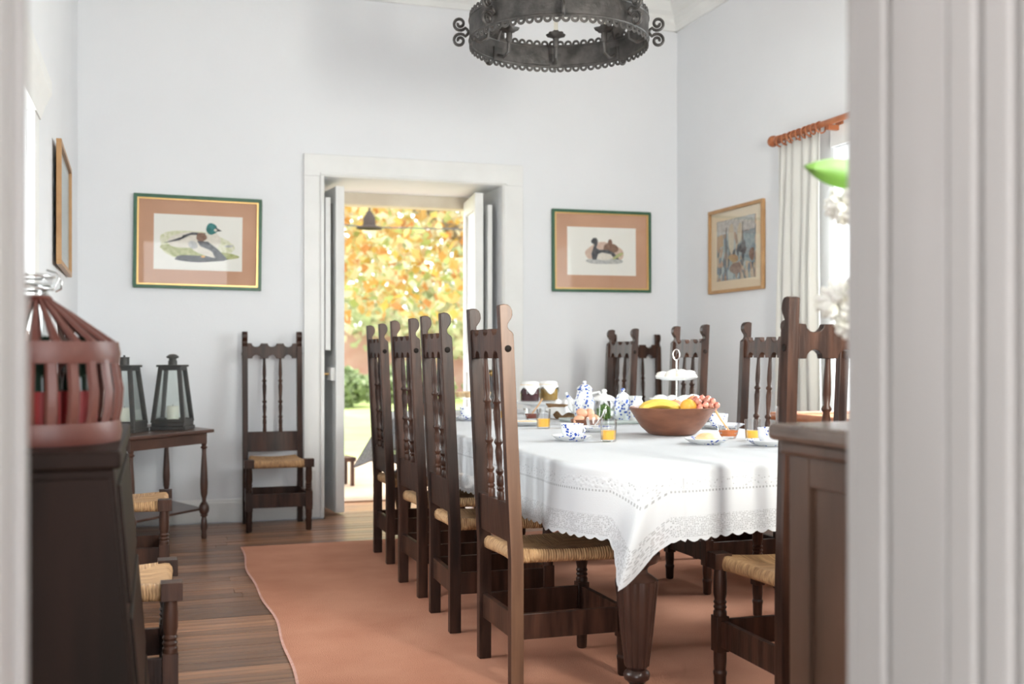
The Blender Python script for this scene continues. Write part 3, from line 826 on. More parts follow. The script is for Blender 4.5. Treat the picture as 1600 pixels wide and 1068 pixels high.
# ================================================================== SIDEBOARD (right foreground)
sb = thing('sideboard', 'dark walnut sideboard with a thick moulded top at the right foreground', 'sideboard', (1.325, 1.24, 0))
sw, sd = 1.55, .84
obj('body', B().box(.02, sw, 0, sd - .02, .06, .885), MAT['side'], sb)
obj('plinth', B().box(0, sw, 0, sd, 0, .07), MAT['side'], sb, bevel=.004)
for y0, y1 in ((0, .075), (sd - .075, sd)):
    obj('end_stile', B().box(0, .022, y0, y1, .07, .89), MAT['side'], sb, bevel=.003)
for z0, z1 in ((.07, .16), (.82, .89)):
    obj('end_rail', B().box(.001, .022, .075, sd - .075, z0, z1), MAT['side'], sb, bevel=.003)
obj('end_panel', B().box(.012, .024, .073, sd - .073, .158, .822), MAT['side'], sb)
obj('top_moulding', B().box(-.018, sw + .018, 0, sd + .014, .885, .915), MAT['side'], sb, bevel=.008)
obj('top_slab', B().box(-.040, sw + .04, 0, sd + .03, .915, .953), MAT['sidetop'], sb, bevel=.012)
for k in range(3):
    x0 = .04 + k * .5
    d = obj('door', B().box(x0, x0 + .47, sd - .02, sd, .16, .84), MAT['side'], sb, bevel=.004)
    obj('knob', B().lathe([(.008, 0), (.008, .012), (.018, .02), (.016, .03), (0, .034)], 12, T(x0 + .42, sd, .5) @ RX(-PI / 2)), MAT['brass'], d, 40)

# ================================================================== DARK CHEST (left foreground)
ch = thing('slant_front_chest', 'nearly black tall chest in the left foreground under the red cage basket', 'chest', (0, 0, 0))
def slope(p): return Vector((p.x + (.075 * (1 - p.z / .88) if p.x > -.2 else 0), p.y, p.z))
obj('body', B().box(X0 + .02, -.075, 2.27, 3.15, .0, .88).warp(slope), MAT['bureau'], ch, bevel=.006)
obj('end_board', B().prism([(X0 + .02, 0), (.0, 0), (-.082, .862), (X0 + .02, .862)], -2.274, -2.262, FRONT), MAT['bureau'], ch, bevel=.004)
obj('top', B().box(X0 + .02, -.062, 2.255, 3.165, .88, .915), MAT['bureau'], ch, bevel=.006)
for k in range(3):
    z0 = .06 + k * .27
    d = obj('drawer', B().box(-.08, -.068, 2.33, 3.09, z0, z0 + .24).warp(slope), MAT['bureau'], ch, bevel=.003)

# ================================================================== CAGE BASKET
cb = thing('cage_basket', 'red-brown lacquered cage basket of wide curved strips with a domed top', 'basket', (-.243, 2.56, .915))
Rb = .172
obj('base_band', B().lathe([(Rb - .008, 0), (Rb, 0), (Rb + .004, .022), (Rb, .045), (Rb - .008, .045), (Rb - .008, 0)], 40, cap=False), MAT['red'], cb, 40)
obj('base_disc', B().lathe([(0, .004), (Rb - .008, .004), (Rb - .008, .010), (0, .010)], 32), MAT['red'], cb)
obj('middle_band', B().lathe([(Rb - .010, .170), (Rb - .002, .170), (Rb + .001, .19), (Rb - .004, .216), (Rb - .012, .216), (Rb - .010, .17)], 40, cap=False), MAT['red'], cb, 40)
obj('top_disc', B().lathe([(0, .304), (.030, .304), (.034, .309), (.028, .316), (0, .317)], 24), MAT['red'], cb, 40)
NS = 24
wall_pts = [(Rb - .011, .03), (Rb - .002, .07), (Rb + .001, .11), (Rb - .006, .15), (Rb - .011, .19)]
roof_pts = [(Rb - .014, .205), (Rb - .018, .216), (Rb - .060, .246), (.068, .278), (.026, .306)]
def strip(pts, w0, w1, th=.007):
    b = B(); vs = []
    for i, (r, z) in enumerate(pts):
        w = w0 + (w1 - w0) * i / (len(pts) - 1)
        vs += [(r, -w, z), (r + th, -w * .6, z + th * .3), (r + th, w * .6, z + th * .3), (r, w, z)]
    fs = []
    for i in range(len(pts) - 1):
        for k in range(4): fs.append((i * 4 + k, i * 4 + (k + 1) % 4, i * 4 + 4 + (k + 1) % 4, i * 4 + 4 + k))
    m = len(pts) - 1
    fs += [(3, 2, 1, 0), (m * 4, m * 4 + 1, m * 4 + 2, m * 4 + 3)]
    return b.add(vs, fs)
ms = strip(wall_pts, .0135, .0125).mesh('strip', MAT['red'], 50); mr_ = strip(roof_pts, .0135, .0040).mesh('roof_strip', MAT['red'], 50)
for k in range(NS):
    o = obj('strip', ms, None, cb); o.rotation_euler = (random.uniform(-.01, .01), random.uniform(-.015, .015), 2 * PI * k / NS)
    o = obj('roof_strip', mr_, None, cb); o.rotation_euler = (0, random.uniform(-.012, .012), 2 * PI * (k + .3) / NS)
# bottles kept inside the cage
bg_dark = mat('dark_green_bottle', (0.015, 0.03, 0.02), 0.08); bg_red = mat('red_label', (0.30, 0.02, 0.02), 0.5); bg_clear = glass_mat('bottle_glass', (.85, .9, .9), .3)
for i, (dx, dy, m, lab, red) in enumerate(((.09, -.045, bg_dark, 'dark bottle with a red label nearest the front strips of the cage', 1), (.02, -.095, bg_dark, 'dark bottle with a red label at the left inside the cage', 1), (.075, .06, bg_clear, 'clear glass bottle at the right inside the cage', 0), (-.05, -.02, bg_dark, 'dark bottle with a red label deep inside the cage', 1))):
    bt = thing('bottle', lab, 'bottle', (-.243 + dx, 2.56 + dy, .926), 0, 'bottles in the cage basket')
    obj('glass', B().lathe([(0, 0), (.034, 0), (.036, .006), (.036, .12), (.030, .145), (.014, .165), (.013, .205), (.015, .207), (.015, .215), (0, .215)], 18), m, bt, 50)
    obj('bottle_label', B().lathe([(.0365, .03), (.0372, .03), (.0372, .10), (.0365, .10)], 18, cap=False), bg_red if red else MAT['paper'], bt, 50)

# clamp-lid glass jar on the chest behind the basket
jr = thing('glass_jar', 'large clamp-lid glass jar standing behind the red basket', 'jar', (-.325, 2.93, .916))
obj('jar_body', B().lathe([(0, 0), (.078, 0), (.082, .008), (.082, .30), (.078, .325), (.074, .345), (.080, .352), (.080, .358), (.071, .358), (.071, .02), (0, .02)], 32), MAT['glass'], jr, 40)
obj('jar_lid', B().lathe([(.078, .362), (.086, .363), (.087, .378), (.082, .386), (.03, .388), (0, .388)], 32), MAT['glass'], jr, 40)
obj('seal_ring', B().lathe([(.074, .358), (.081, .358), (.081, .362), (.074, .362)], 32), mat('grey_rubber', (.5, .5, .48), .5), jr, 40)
obj('wire_clamp', B().tube([(.087 * math.cos(a), .087 * math.sin(a), .350) for a in [2 * PI * k / 32 for k in range(32)]], .0030, 6, True).tube([(.0885 * math.cos(a), .0885 * math.sin(a), .380) for a in [2 * PI * k / 32 for k in range(32)]], .0035, 6, True).tube([(.087, 0, .35), (.098, 0, .372), (.100, .004, .384), (.092, .006, .392), (.07, .006, .398)], .0024, 6).tube([(.090, .012, .345), (.103, .012, .352), (.104, .012, .372), (.096, .012, .380)], .0028, 6), MAT['steel'], jr, 60)
obj('dried_petals', B().ell((0, 0, .14), (.068, .068, .118), 20, 12), mat('dried_rose_petals', (.30, .09, .06), .9, (.45, .22, .14), 60, bump=.8, bs=90), jr, 60)

# ================================================================== CORNER SIDE TABLE AND LANTERNS
ct = thing('side_table', 'small brown half-hexagon side table with turned legs in the far left corner', 'table', (0, 0, 0))
P1, P2 = Vector((.345, 6.80)), Vector((-.13, 6.27))
d = (P2 - P1); nrm = Vector((-d.y, d.x)).normalized()
if nrm.y < 0: nrm = -nrm
nrm = Vector((-.74, .67))
B1, B2 = Vector((.10, 7.40)), Vector((-.43, 6.72))
poly = [(P1.x, P1.y), (B1.x, B1.y), (-.30, 7.40), (B2.x, B2.y), (P2.x, P2.y)]
cen = Vector((sum(p[0] for p in poly) / 5, sum(p[1] for p in poly) / 5))
def shrink(k): return [(cen.x + (p[0] - cen.x) * k, cen.y + (p[1] - cen.y) * k) for p in poly]
obj('table_top', B().prism(poly, .640, .660), MAT['endtable'], ct, bevel=.005)
inn = shrink(.90); inn2 = shrink(.86)
apb = B()
for k in range(5):
    a, a2, c2, c = inn[k], inn[(k + 1) % 5], inn2[(k + 1) % 5], inn2[k]
    apb.prism([a, a2, c2, c], .575, .640)
obj('apron', apb, MAT['endtable'], ct)
obj('shelf', B().prism(shrink(.84), .172, .186), MAT['endtable'], ct, bevel=.003)
tl = [(.013, 0), (.017, .008), (.014, .04), (.020, .07), (.017, .11), (.012, .130), (.022, .140), (.022, .145)]
tu = [(.022, .215), (.012, .222), (.012, .24), (.020, .27), (.023, .33), (.019, .42), (.013, .52), (.013, .54), (.022, .55), (.013, .56), (.018, .576)]
for (x, y) in shrink(.86):
    M = T(x, y, 0)
    obj('leg', B().lathe(tl, 12, M).lathe(tu, 12, M).ell((x, y, .18), (.031, .031, .042), 12, 8), MAT['endtable'], ct, 40)
def lantern(loc, rz, lab, cap):
    t = thing('candle_lantern', lab, 'lantern', loc, rz, 'black lanterns on the side table')
    obj('base', B().box(-.105, .105, -.105, .105, 0, .022).box(-.098, .098, -.098, .098, .022, .045), MAT['lantern'], t, bevel=.003)
    w0, w1, z0, z1 = .090, .055, .045, .375
    fr = B()
    for sx in (-1, 1):
        for sy in (-1, 1):
            b = B().box(-.011, .011, -.011, .011, z0, z1)
            fr.add([(p[0] + sx * (w0 + (w1 - w0) * (p[2] - z0) / (z1 - z0)), p[1] + sy * (w0 + (w1 - w0) * (p[2] - z0) / (z1 - z0)), p[2]) for p in b.v], b.f)
    for z, w in ((z0, w0), (z1 - .02, w1 + .002)):
        for s in (-1, 1):
            fr.box(-w, w, s * w - .009, s * w + .009, z, z + .02).box(s * w - .009, s * w + .009, -w, w, z, z + .02)
    obj('frame', fr, MAT['lantern'], t)
    for k in range(4):
        M = RZ(k * PI / 2)
        obj('pane', B().add([(-w0, w0, z0), (w0, w0, z0), (w1, w1, z1), (-w1, w1, z1), (-w0, w0 - .002, z0), (w0, w0 - .002, z0), (w1, w1 - .002, z1), (-w1, w1 - .002, z1)], [(0, 1, 2, 3), (7, 6, 5, 4), (0, 4, 5, 1), (1, 5, 6, 2), (2, 6, 7, 3), (3, 7, 4, 0)], M), MAT['pane'], t)
    obj('roof', B().box(-.076, .076, -.076, .076, .375, .388), MAT['lantern'], t, bevel=.003)
    if cap: cb_ = B().lathe([(.026, .388), (.026, .41), (.022, .415), (.022, .425), (.036, .43), (.036, .438), (.02, .450), (0, .453)], 20)
    else: cb_ = B().lathe([(.028, .388), (.028, .428), (.030, .428), (.030, .434), (.006, .436), (.006, .444), (0, .446)], 20)
    obj('chimney_cap', cb_, MAT['lantern'], t, 40)
    c = obj('candle', B().lathe([(0, .046), (.035, .046), (.036, .05), (.036, .135), (.032, .140), (0, .137)], 20), MAT['wax'], t, 40)
    obj('wick', B().tube([(0, 0, .137), (.001, 0, .150)], .0015, 5), MAT['lantern'], c)
    return t
lantern((.105, 6.86, .660), R(-18), 'black glass candle lantern on the right of the side table', True)
lantern((-.165, 6.70, .660), R(-22), 'black glass candle lantern half hidden behind the red basket', False)

# ================================================================== CURTAIN
rx = 3.70
rod = thing('curtain_rod', 'orange varnished wooden curtain rod with rings and a ball end', 'curtain rod', (rx, 5.955, 2.45))
obj('pole', B().tube([(0, .02, 0), (0, -3.2, 0)], .018, 14), MAT['rod'], rod, 40)
obj('finial', B().lathe([(.018, -.03), (.026, -.025), (.026, -.01), (.019, 0), (.034, .02), (.037, .04), (.028, .062), (0, .07)], 16, RX(-PI / 2)), MAT['rod'], rod, 40)
for y in (-.56, -3.0):
    obj('bracket', B().box(-.012, X1 - rx, y - .014, y + .014, -.045, -.015).box(X1 - rx - .015, X1 - rx, y - .03, y + .03, -.09, .02), MAT['rod'], rod, bevel=.003)
for k in range(9):
    y = -.06 - k * .052 + random.uniform(-.008, .008)
    tl_ = random.uniform(-.25, .25)
    obj('curtain_ring', B().tube([(.034 * math.cos(a), .034 * math.sin(a) * math.sin(tl_), .034 * math.sin(a) * math.cos(tl_) - .014) for a in [2 * PI * q / 20 for q in range(20)]], .0052, 6, True, T(0, y, 0)), MAT['rod'], rod, 60)
cm = mat('cream_curtain_cloth', (0.90, 0.89, 0.86), 0.9, (0.87, 0.86, 0.83), 3, spec=.1)
nt, N_, L_, P_ = nodes(cm)
tl_n = N_.new('ShaderNodeBsdfTranslucent'); tl_n.inputs[0].default_value = (.85, .84, .8, 1)
mx_n = N_.new('ShaderNodeMixShader'); mx_n.inputs[0].default_value = .35
L_.new(P_.outputs[0], mx_n.inputs[1]); L_.new(tl_n.outputs[0], mx_n.inputs[2]); L_.new(mx_n.outputs[0], N_['Material Output'].inputs[0])
cu = B(); NY, NZ = 110, 24
vs = []
for j in range(NZ + 1):
    z = 2.405 - (2.405 - .12) * j / NZ
    t = j / NZ
    ya = 5.93 + .03 * math.sin(t * 2.2) - .0 * t; yb = 5.46 - .02 * t + .06 * math.sin(t * PI) * .4
    for i in range(NY + 1):
        q = i / NY
        y = ya + (yb - ya) * q
        x = rx + (.020 + .008 * math.sin(q * 9 + 1)) * math.sin(q * 2 * PI * 6 + 1.3 * math.sin(q * 5) + .5 * math.sin(t * 3 + q * 4)) * (.5 + .4 * min(1, t * 3)) + .008 * math.sin(t * 5 + q * 11)
        vs.append((x, y, z))
fs = [(j * (NY + 1) + i, j * (NY + 1) + i + 1, (j + 1) * (NY + 1) + i + 1, (j + 1) * (NY + 1) + i) for j in range(NZ) for i in range(NY)]
co = obj('curtain', cu.add(vs, fs), cm, None, 80)
so_ = co.modifiers.new('solid', 'SOLIDIFY'); so_.thickness = .003
tag(co, 'long white pleated curtain hanging on wooden rings beside the window', 'curtain')
# rattan chest by the window
rt = thing('rattan_trunk', 'low rattan trunk with an orange cane rim below the window', 'trunk', (3.42, 4.62, 0))
wk = mat('woven_cane', (0.42, 0.24, 0.11), .6, (0.55, 0.34, 0.17), 60, (1, 1, 3), bump=.8, bs=120)
obj('body', B().box(-.26, .26, -.48, .48, .04, .76), wk, rt, bevel=.01)
obj('rim', B().tube([(-.27, -.49, .78), (.27, -.49, .78), (.27, .49, .78), (-.27, .49, .78)], .022, 10, True), MAT['rod'], rt, 50)
obj('lid', B().box(-.26, .26, -.48, .48, .76, .785), wk, rt, bevel=.006)
for sx in (-1, 1):
    for sy in (-1, 1): obj('foot', B().box(sx * .23 - .025, sx * .23 + .025, sy * .45 - .025, sy * .45 + .025, 0, .05), MAT['rod'], rt)

# ================================================================== PICTURES
def flat_mesh(polys):
    # list of (points, material index) laid just proud of one another
    b = B()
    for i, (pts, mi) in enumerate(polys):
        b.prism(pts, 0, .0004 + i * .00012, None, mi)
    return b
def blob(cx, cy, rx_, ry_, rot=0, n=18, wob=0, seed=0):
    r = random.Random(seed); ph = r.random() * 6
    out = []
    for k in range(n):
        a = 2 * PI * k / n
        q = 1 + wob * math.sin(3 * a + ph) + wob * .6 * math.sin(5 * a + 2 * ph)
        x, y = rx_ * q * math.cos(a), ry_ * q * math.sin(a)
        out.append((cx + x * math.cos(rot) - y * math.sin(rot), cy + x * math.sin(rot) + y * math.cos(rot)))
    return out
inks = [mat('ink_' + n, c, .8, c2, 40) for n, c, c2 in (('sage', (.60, .62, .38), (.80, .79, .66)), ('moss', (.34, .38, .14), (.55, .56, .30)), ('charcoal', (.06, .065, .075), (.14, .14, .15)), ('cream', (.80, .76, .68), (.70, .66, .58)), ('teal', (.03, .16, .15), (.06, .26, .26)), ('brown', (.20, .11, .08), (.30, .19, .14)), ('grey', (.42, .43, .42), (.60, .60, .58)), ('rose', (.60, .42, .34), (.72, .58, .48)), ('orange', (.75, .40, .12), (.75, .40, .12)), ('bluegrey', (.20, .27, .30), (.32, .38, .40)), ('ochre', (.42, .27, .14), (.52, .34, .20)), ('sailcloth', (.62, .55, .42), (.55, .48, .36)))]
def picture(name, label, cat, M, w, h, fw, mats, bord, art, gilt, tilt=0):
    t = thing(name, label, cat)
    t.matrix_world = M @ Matrix.Rotation(tilt, 4, 'Z')
    hw, hh = w / 2, h / 2
    fr = B()
    fr.box(-hw, hw, -hh, -hh + fw, 0, .024).box(-hw, hw, hh - fw, hh, 0, .024).box(-hw, -hw + fw, -hh + fw, hh - fw, 0, .024).box(hw - fw, hw, -hh + fw, hh - fw, 0, .024)
    obj('frame', fr, mats[0], t, bevel=.002)
    if gilt:
        g = .010; a, c = hw - fw, hh - fw
        gb = B().box(-a, a, -c, -c + g, .004, .019).box(-a, a, c - g, c, .004, .019).box(-a, -a + g, -c + g, c - g, .004, .019).box(a - g, a, -c + g, c - g, .004, .019)
        obj('gilt_slip', gb, MAT['brass'], t)
    obj('mount', B().box(-hw + fw * .8, hw - fw * .8, -hh + fw * .8, hh - fw * .8, .003, .008), mats[1], t)
    bl, br_, bb_, bt_ = bord
    p = obj('print', B().box(-hw + bl, hw - br_, -hh + bb_, hh - bt_, .008, .0092), mats[2], t)
    if art:
        a = obj('printed_image', flat_mesh(art), inks, p); a.location = (0, 0, .0092)
    obj('glass', B().box(-hw + fw * .8, hw - fw * .8, -hh + fw * .8, hh - fw * .8, .0125, .0135), MAT['picglass'], t)
    return t
BACKW = lambda x, z: T(x, Y1 - .001, z) @ FRONT
# left print: two ducks on a grassy bank (units of metres about the picture centre)
a1 = [(blob(-.02, -.02, .235, .10, -.05, 26, .06, 1), 0), (blob(-.10, -.055, .13, .045, -.1, 20, .1, 2), 1), (blob(.10, -.085, .15, .03, .02, 20, .08, 3), 1), (blob(.0, -.105, .16, .022, 0, 20, .08, 4), 2),
      (blob(-.06, .015, .135, .052, .10, 22, .03, 5), 3), ([(-.225, -.012), (-.12, .012), (-.10, .045), (-.04, .068), (.05, .065), (.07, .055), (-.05, .050), (-.12, .030)], 2), (blob(.085, .02, .055, .06, .6, 18, 0, 6), 3),
      (blob(.083, .095, .036, .038, 0, 18, .04, 7), 4), ([(.105, .108), (.150, .084), (.110, .078)], 2), (blob(.107, .088, .010, .009, 0, 10), 3), (blob(.018, .038, .034, .030, 0, 16, .05, 8), 5),
      (blob(.04, -.045, .10, .036, -.35, 20, .04, 9), 3), ([(-.01, .012), (.06, .010), (.12, -.035), (.185, -.10), (.135, -.092), (.07, -.045), (.01, -.02)], 2), ([(.09, -.06), (.19, -.105), (.13, -.11), (.10, -.085)], 2), (blob(-.035, -.015, .032, .025, -.4, 16, 0), 6), (blob(.03, -.09, .014, .007, 0, 10), 8), (blob(.195, -.015, .03, .008, .1, 12), 6)]
picture('duck_print', 'duck print in a dark green frame on the wall left of the doorway', 'picture', BACKW(.277, 1.846), .812, .612, .022, (MAT['greenframe'], MAT['mount'], MAT['paper']), (.125, .125, .125, .125), a1, True, -.010)
a2 = [(blob(.02, -.01, .155, .075, 0, 24, .07, 11), 7), (blob(.02, -.07, .15, .025, 0, 22, .06, 12), 6), (blob(.070, .022, .062, .040, 0, 20, .05, 13), 5), (blob(.066, .066, .018, .026, 0, 14), 5), (blob(.01, -.030, .085, .035, 0, 20, .03), 3),
      ([(-.075, -.065), (-.085, -.02), (-.07, .02), (-.062, .05), (-.082, .06), (-.088, .075), (-.07, .098), (-.045, .10), (-.032, .08), (-.036, .05), (-.045, .025), (-.02, .012), (.05, .012), (.10, -.01), (.14, -.06), (.10, -.052), (.07, -.02), (.0, -.008), (-.03, -.02), (-.045, -.06)], 2), (blob(.13, -.03, .05, .012, .5, 14, .1, 5), 1)]
picture('duck_print', 'duck print in a green frame on the wall right of the doorway', 'picture', BACKW(3.155, 1.876), .790, .605, .020, (MAT['greenframe'], MAT['mount'], MAT['paper']), (.120, .120, .125, .125), a2, True, .006)

# harbour painting on the right wall
def harbour_mat():
    m = bpy.data.materials.new('harbour_painting')
    nt, N, L, P = nodes(m)
    tc = N.new('ShaderNodeTexCoord'); mp = N.new('ShaderNodeMapping'); mp.inputs['Scale'].default_value = (1, .5, 1)
    L.new(tc.outputs['Object'], mp.inputs[0])
    v = N.new('ShaderNodeTexVoronoi'); v.inputs['Scale'].default_value = 38; L.new(mp.outputs[0], v.inputs['Vector'])
    cr = N.new('ShaderNodeValToRGB'); cr.color_ramp.interpolation = 'CONSTANT'
    cols = [(.10, .12, .14), (.22, .28, .30), (.40, .46, .46), (.32, .20, .13), (.52, .40, .28), (.14, .20, .26), (.45, .28, .18), (.30, .36, .36)]
    e = cr.color_ramp.elements
    while len(e) < len(cols): e.new(.5)
    for i, c in enumerate(cols): e[i].position = i / len(cols); e[i].color = (*c, 1)
    sp = N.new('ShaderNodeSeparateColor'); L.new(v.outputs['Color'], sp.inputs[0]); L.new(sp.outputs[0], cr.inputs[0])
    L.new(cr.outputs[0], P.inputs['Base Color']); P.inputs['Roughness'].default_value = .7
    return m
RW = T(X1 - .001, 6.575, 1.832) @ Matrix(((0, 0, -1, 0), (-1, 0, 0, 0), (0, 1, 0, 0), (0, 0, 0, 1)))
mount2 = mat('cream_mount', (0.78, 0.66, 0.48), .8)
a3 = [([(-.26, .13), (.26, .13), (.26, .235), (-.26, .235)], 6), ([(.12, -.10), (.26, -.13), (.26, .13), (.10, .12)], 9), (blob(-.06, .085, .040, .12, 0, 16, .05), 11), (blob(.055, .12, .032, .08, -.1, 16, .04), 11), ([(-.25, .02), (-.17, .04), (-.18, .13), (-.25, .12)], 10), (blob(-.03, -.07, .07, .03, -.2, 16, .05), 10), (blob(.0, -.15, .08, .045, 0, 16, .06), 5), (blob(.22, -.06, .035, .05, 0, 14, .1), 5), ([(-.145, -.2), (-.13, -.2), (-.125, .18), (-.135, .18)], 2), ([(.09, -.14), (.105, -.14), (.10, .2), (.095, .2)], 2), (blob(.10, .0, .05, .05, .3, 14, .15), 2)]
picture('harbour_painting', 'harbour painting with sailing boats in a honey-coloured frame by the curtain', 'picture', RW, .73, .588, .022, (MAT['oak'], mount2, harbour_mat()), (.105, .105, .085, .085), None, False)
hp = [o for o in bpy.data.objects if o.name == 'harbour_painting'][0]
a3s = [([(x * .97, y * .88) for x, y in p], mi) for p, mi in a3]
q = [c for c in hp.children if c.name.startswith('print')][0]
ao = obj('painted_boats', flat_mesh(a3s), inks, q); ao.location = (0, 0, .0092)
# picture on the left wall
LW = T(X0 + .010, 6.08, 1.84) @ Matrix(((0, 0, 1, 0), (1, 0, 0, 0), (0, 1, 0, 0), (0, 0, 0, 1)))
glz = mat('faded_print_paper', (0.55, 0.58, 0.56), .5, (0.62, .64, .62), 5)
picture('wall_picture', 'narrow-looking picture in a thin wooden frame on the left wall', 'picture', LW @ Matrix.Rotation(R(1), 4, 'Y'), .94, .60, .022, (MAT['oak'], glz, mat('pale_grey_print', (.50, .54, .53), .5)), (.10, .10, .08, .08), None, False)

# ================================================================== CHANDELIER
cd = thing('iron_chandelier', 'round wrought-iron crown chandelier with scalloped pierced edges over the table', 'chandelier', (1.836, 4.87, 0))
CR, Z0, Z1 = .425, 2.588, 2.706
A0 = -R(18.2)
obj('band', B().lathe([(CR - .004, Z0), (CR + .002, Z0), (CR + .002, Z1), (CR - .004, Z1), (CR - .004, Z0)], 96, cap=False), MAT['iron'], cd, 30)
obj('band_rim', B().tube([(CR * math.cos(a), CR * math.sin(a), Z0 + .012) for a in [2 * PI * k / 80 for k in range(80)]], .0065, 6, True, flat=.8).tube([(CR * math.cos(a), CR * math.sin(a), Z1 - .010) for a in [2 * PI * k / 80 for k in range(80)]], .0065, 6, True, flat=.8), MAT['iron'], cd, 50)
# one pierced scallop, repeated along both edges
sc = B(); n = 14; vs = []
for th in (0, .004):
    for r in (.0200, .0080):
        vs += [(r * math.cos(2 * PI * k / n), r * math.sin(2 * PI * k / n), th) for k in range(n)]
fs = []
for k in range(n):
    k2 = (k + 1) % n
    fs += [(k, k2, n + k2, n + k), (2 * n + k, 3 * n + k, 3 * n + k2, 2 * n + k2), (k, 2 * n + k, 2 * n + k2, k2), (n + k, n + k2, 3 * n + k2, 3 * n + k)]
sm = sc.add(vs, fs, RY(PI / 2)).mesh('scallop', MAT['iron'])
NSC = 66
for k in range(NSC):
    a = 2 * PI * (k + .5) / NSC
    for z in (Z0 - .003, Z1 + .003):
        o = obj('scallop', sm, None, cd); o.location = ((CR - .002) * math.cos(a), (CR - .002) * math.sin(a), z); o.rotation_euler = (0, 0, a)
def spiral(c, r0, r1, a0, turns, n=26):
    return [(c[0] + (r0 + (r1 - r0) * k / n) * math.cos(a0 + turns * 2 * PI * k / n), 0, c[1] + (r0 + (r1 - r0) * k / n) * math.sin(a0 + turns * 2 * PI * k / n)) for k in range(n + 1)]
zm = (Z0 + Z1) / 2
up = [(CR + .003, 0, zm - .004), (CR + .012, 0, zm + .012)] + spiral((CR + .048, zm + .040), .034, .008, -2.5, 1.45)
dn = [(x, y, 2 * zm - z) for x, y, z in up]
ms_ = B().tube(up, .0075, 6).tube(dn, .0075, 6).mesh('scroll', MAT['iron'], 60)
arm = B().box(CR - .012, CR - .004, -.028, .028, Z0 + .004, Z0 + .07).tube([(CR - .010, 0, Z0 + .03), (CR - .05, 0, Z0 + .012), (CR - .085, 0, Z0 + .03), (CR - .09, 0, Z0 + .10)], .009, 8)
arm_m = arm.mesh('candle_arm', MAT['iron'], 50)
cup = B().lathe([(.010, Z0 + .08), (.015, Z0 + .085), (.015, Z0 + .125), (.022, Z0 + .13), (.040, Z0 + .137), (.046, Z0 + .150), (.043, Z0 + .151), (.036, Z0 + .142), (.018, Z0 + .140), (.016, Z0 + .165), (.012, Z0 + .165), (0, Z0 + .165)], 20, T(CR - .09, 0, 0), rf=lambda a, z: 1 + (.16 * math.cos(5 * a) if z > Z0 + .136 else 0)).mesh('candle_cup', MAT['iron'], 50)
cnd = B().lathe([(.011, Z0 + .160), (.011, Z0 + .215), (.009, Z0 + .22), (0, Z0 + .22)], 14, T(CR - .09, 0, 0)).mesh('candle_tube', MAT['wax'], 40)
for k in range(8):
    a = A0 + k * PI / 4
    for nm, m in (('scroll', ms_),):
        o = obj(nm, m, None, cd); o.rotation_euler = (0, 0, a)
    ar = obj('candle_arm', arm_m, None, cd); ar.rotation_euler = (0, 0, a)
    for nm, m in (('candle_cup', cup), ('candle_tube', cnd)):
        obj(nm, m, None, ar)
lf = B().add([(CR, -.05, Z1), (CR, .05, Z1), (CR + .012, .065, Z1 + .05), (CR + .03, .0, Z1 + .10), (CR + .012, -.065, Z1 + .05), (CR - .004, -.05, Z1), (CR - .004, .05, Z1), (CR + .008, .065, Z1 + .05), (CR + .026, .0, Z1 + .10), (CR + .008, -.065, Z1 + .05)], [(0, 1, 2, 3, 4), (9, 8, 7, 6, 5), (0, 5, 6, 1), (1, 6, 7, 2), (2, 7, 8, 3), (3, 8, 9, 4), (4, 9, 5, 0)]).mesh('crown_leaf', MAT['iron'])
rodm = B().tube([(CR - .01, 0, Z1 - .01), (CR * .6, 0, Z1 + .35), (.02, 0, Z1 + .62)], .007, 6).mesh('hanging_rod', MAT['iron'], 60)
for k in range(4):
    o = obj('crown_leaf', lf, None, cd); o.rotation_euler = (0, 0, A0 + PI / 4 + k * PI / 2)
    o = obj('hanging_rod', rodm, None, cd); o.rotation_euler = (0, 0, A0 + PI / 4 + k * PI / 2)
obj('ceiling_rose', B().lathe([(.07, ZC - .001), (.06, ZC - .03), (.02, ZC - .05), (.012, ZC - .07), (.012, Z1 + .64), (.025, Z1 + .62), (0, Z1 + .60)], 20), MAT['iron'], cd, 40)

# ================================================================== FLOWERS ON THE SIDEBOARD
vz = thing('flower_vase', 'vase of white flowers and a green leaf on the sideboard, cut by the door jamb', 'flower vase', (1.47, 1.74, .953))
obj('vase', B().lathe([(0, 0), (.05, 0), (.062, .02), (.068, .08), (.05, .15), (.038, .18), (.048, .20), (.043, .20), (.033, .18), (.03, .02), (0, .02)], 24), MAT['china'], vz, 40)
def flower(c, r, seed):
    rg = random.Random(seed); b = B()
    for k in range(46):
        q = Vector((rg.gauss(0, 1), rg.gauss(0, 1), rg.gauss(0, 1))).normalized()
        M = T(*(c + q * r * .55)) @ q.to_track_quat('Z', 'Y').to_matrix().to_4x4()
        b.ell((0, 0, 0), (r * .24, r * .20, r * .42), 7, 4, M)
    return b
rng = random.Random(4)
FL = [(Vector((-0.236, 0.012, 0.429)), 0.040), (Vector((-0.236, 0.033, 0.254)), 0.046), (Vector((-0.216, 0.016, 0.209)), 0.036), (Vector((-0.157, 0.039, 0.340)), 0.045), (Vector((-0.109, 0.044, 0.466)), 0.050), (Vector((-0.110, 0.023, 0.241)), 0.050), (Vector((-0.018, 0.046, 0.395)), 0.050), (Vector((-0.228, -0.043, 0.278)), 0.040)]
for i, (c, r) in enumerate(FL):
    fo = obj('blossom', flower(c, r, i), MAT['petal'], vz, 60)
    obj('stem', B().tube([(0, 0, .10), (c.x * .45, c.y * .45, .10 + (c.z - .1) * .62), (c.x, c.y, c.z)], .0028, 6), mat('stem_green', (.14, .22, .07), .6) if i == 0 else bpy.data.materials['stem_green'], vz)
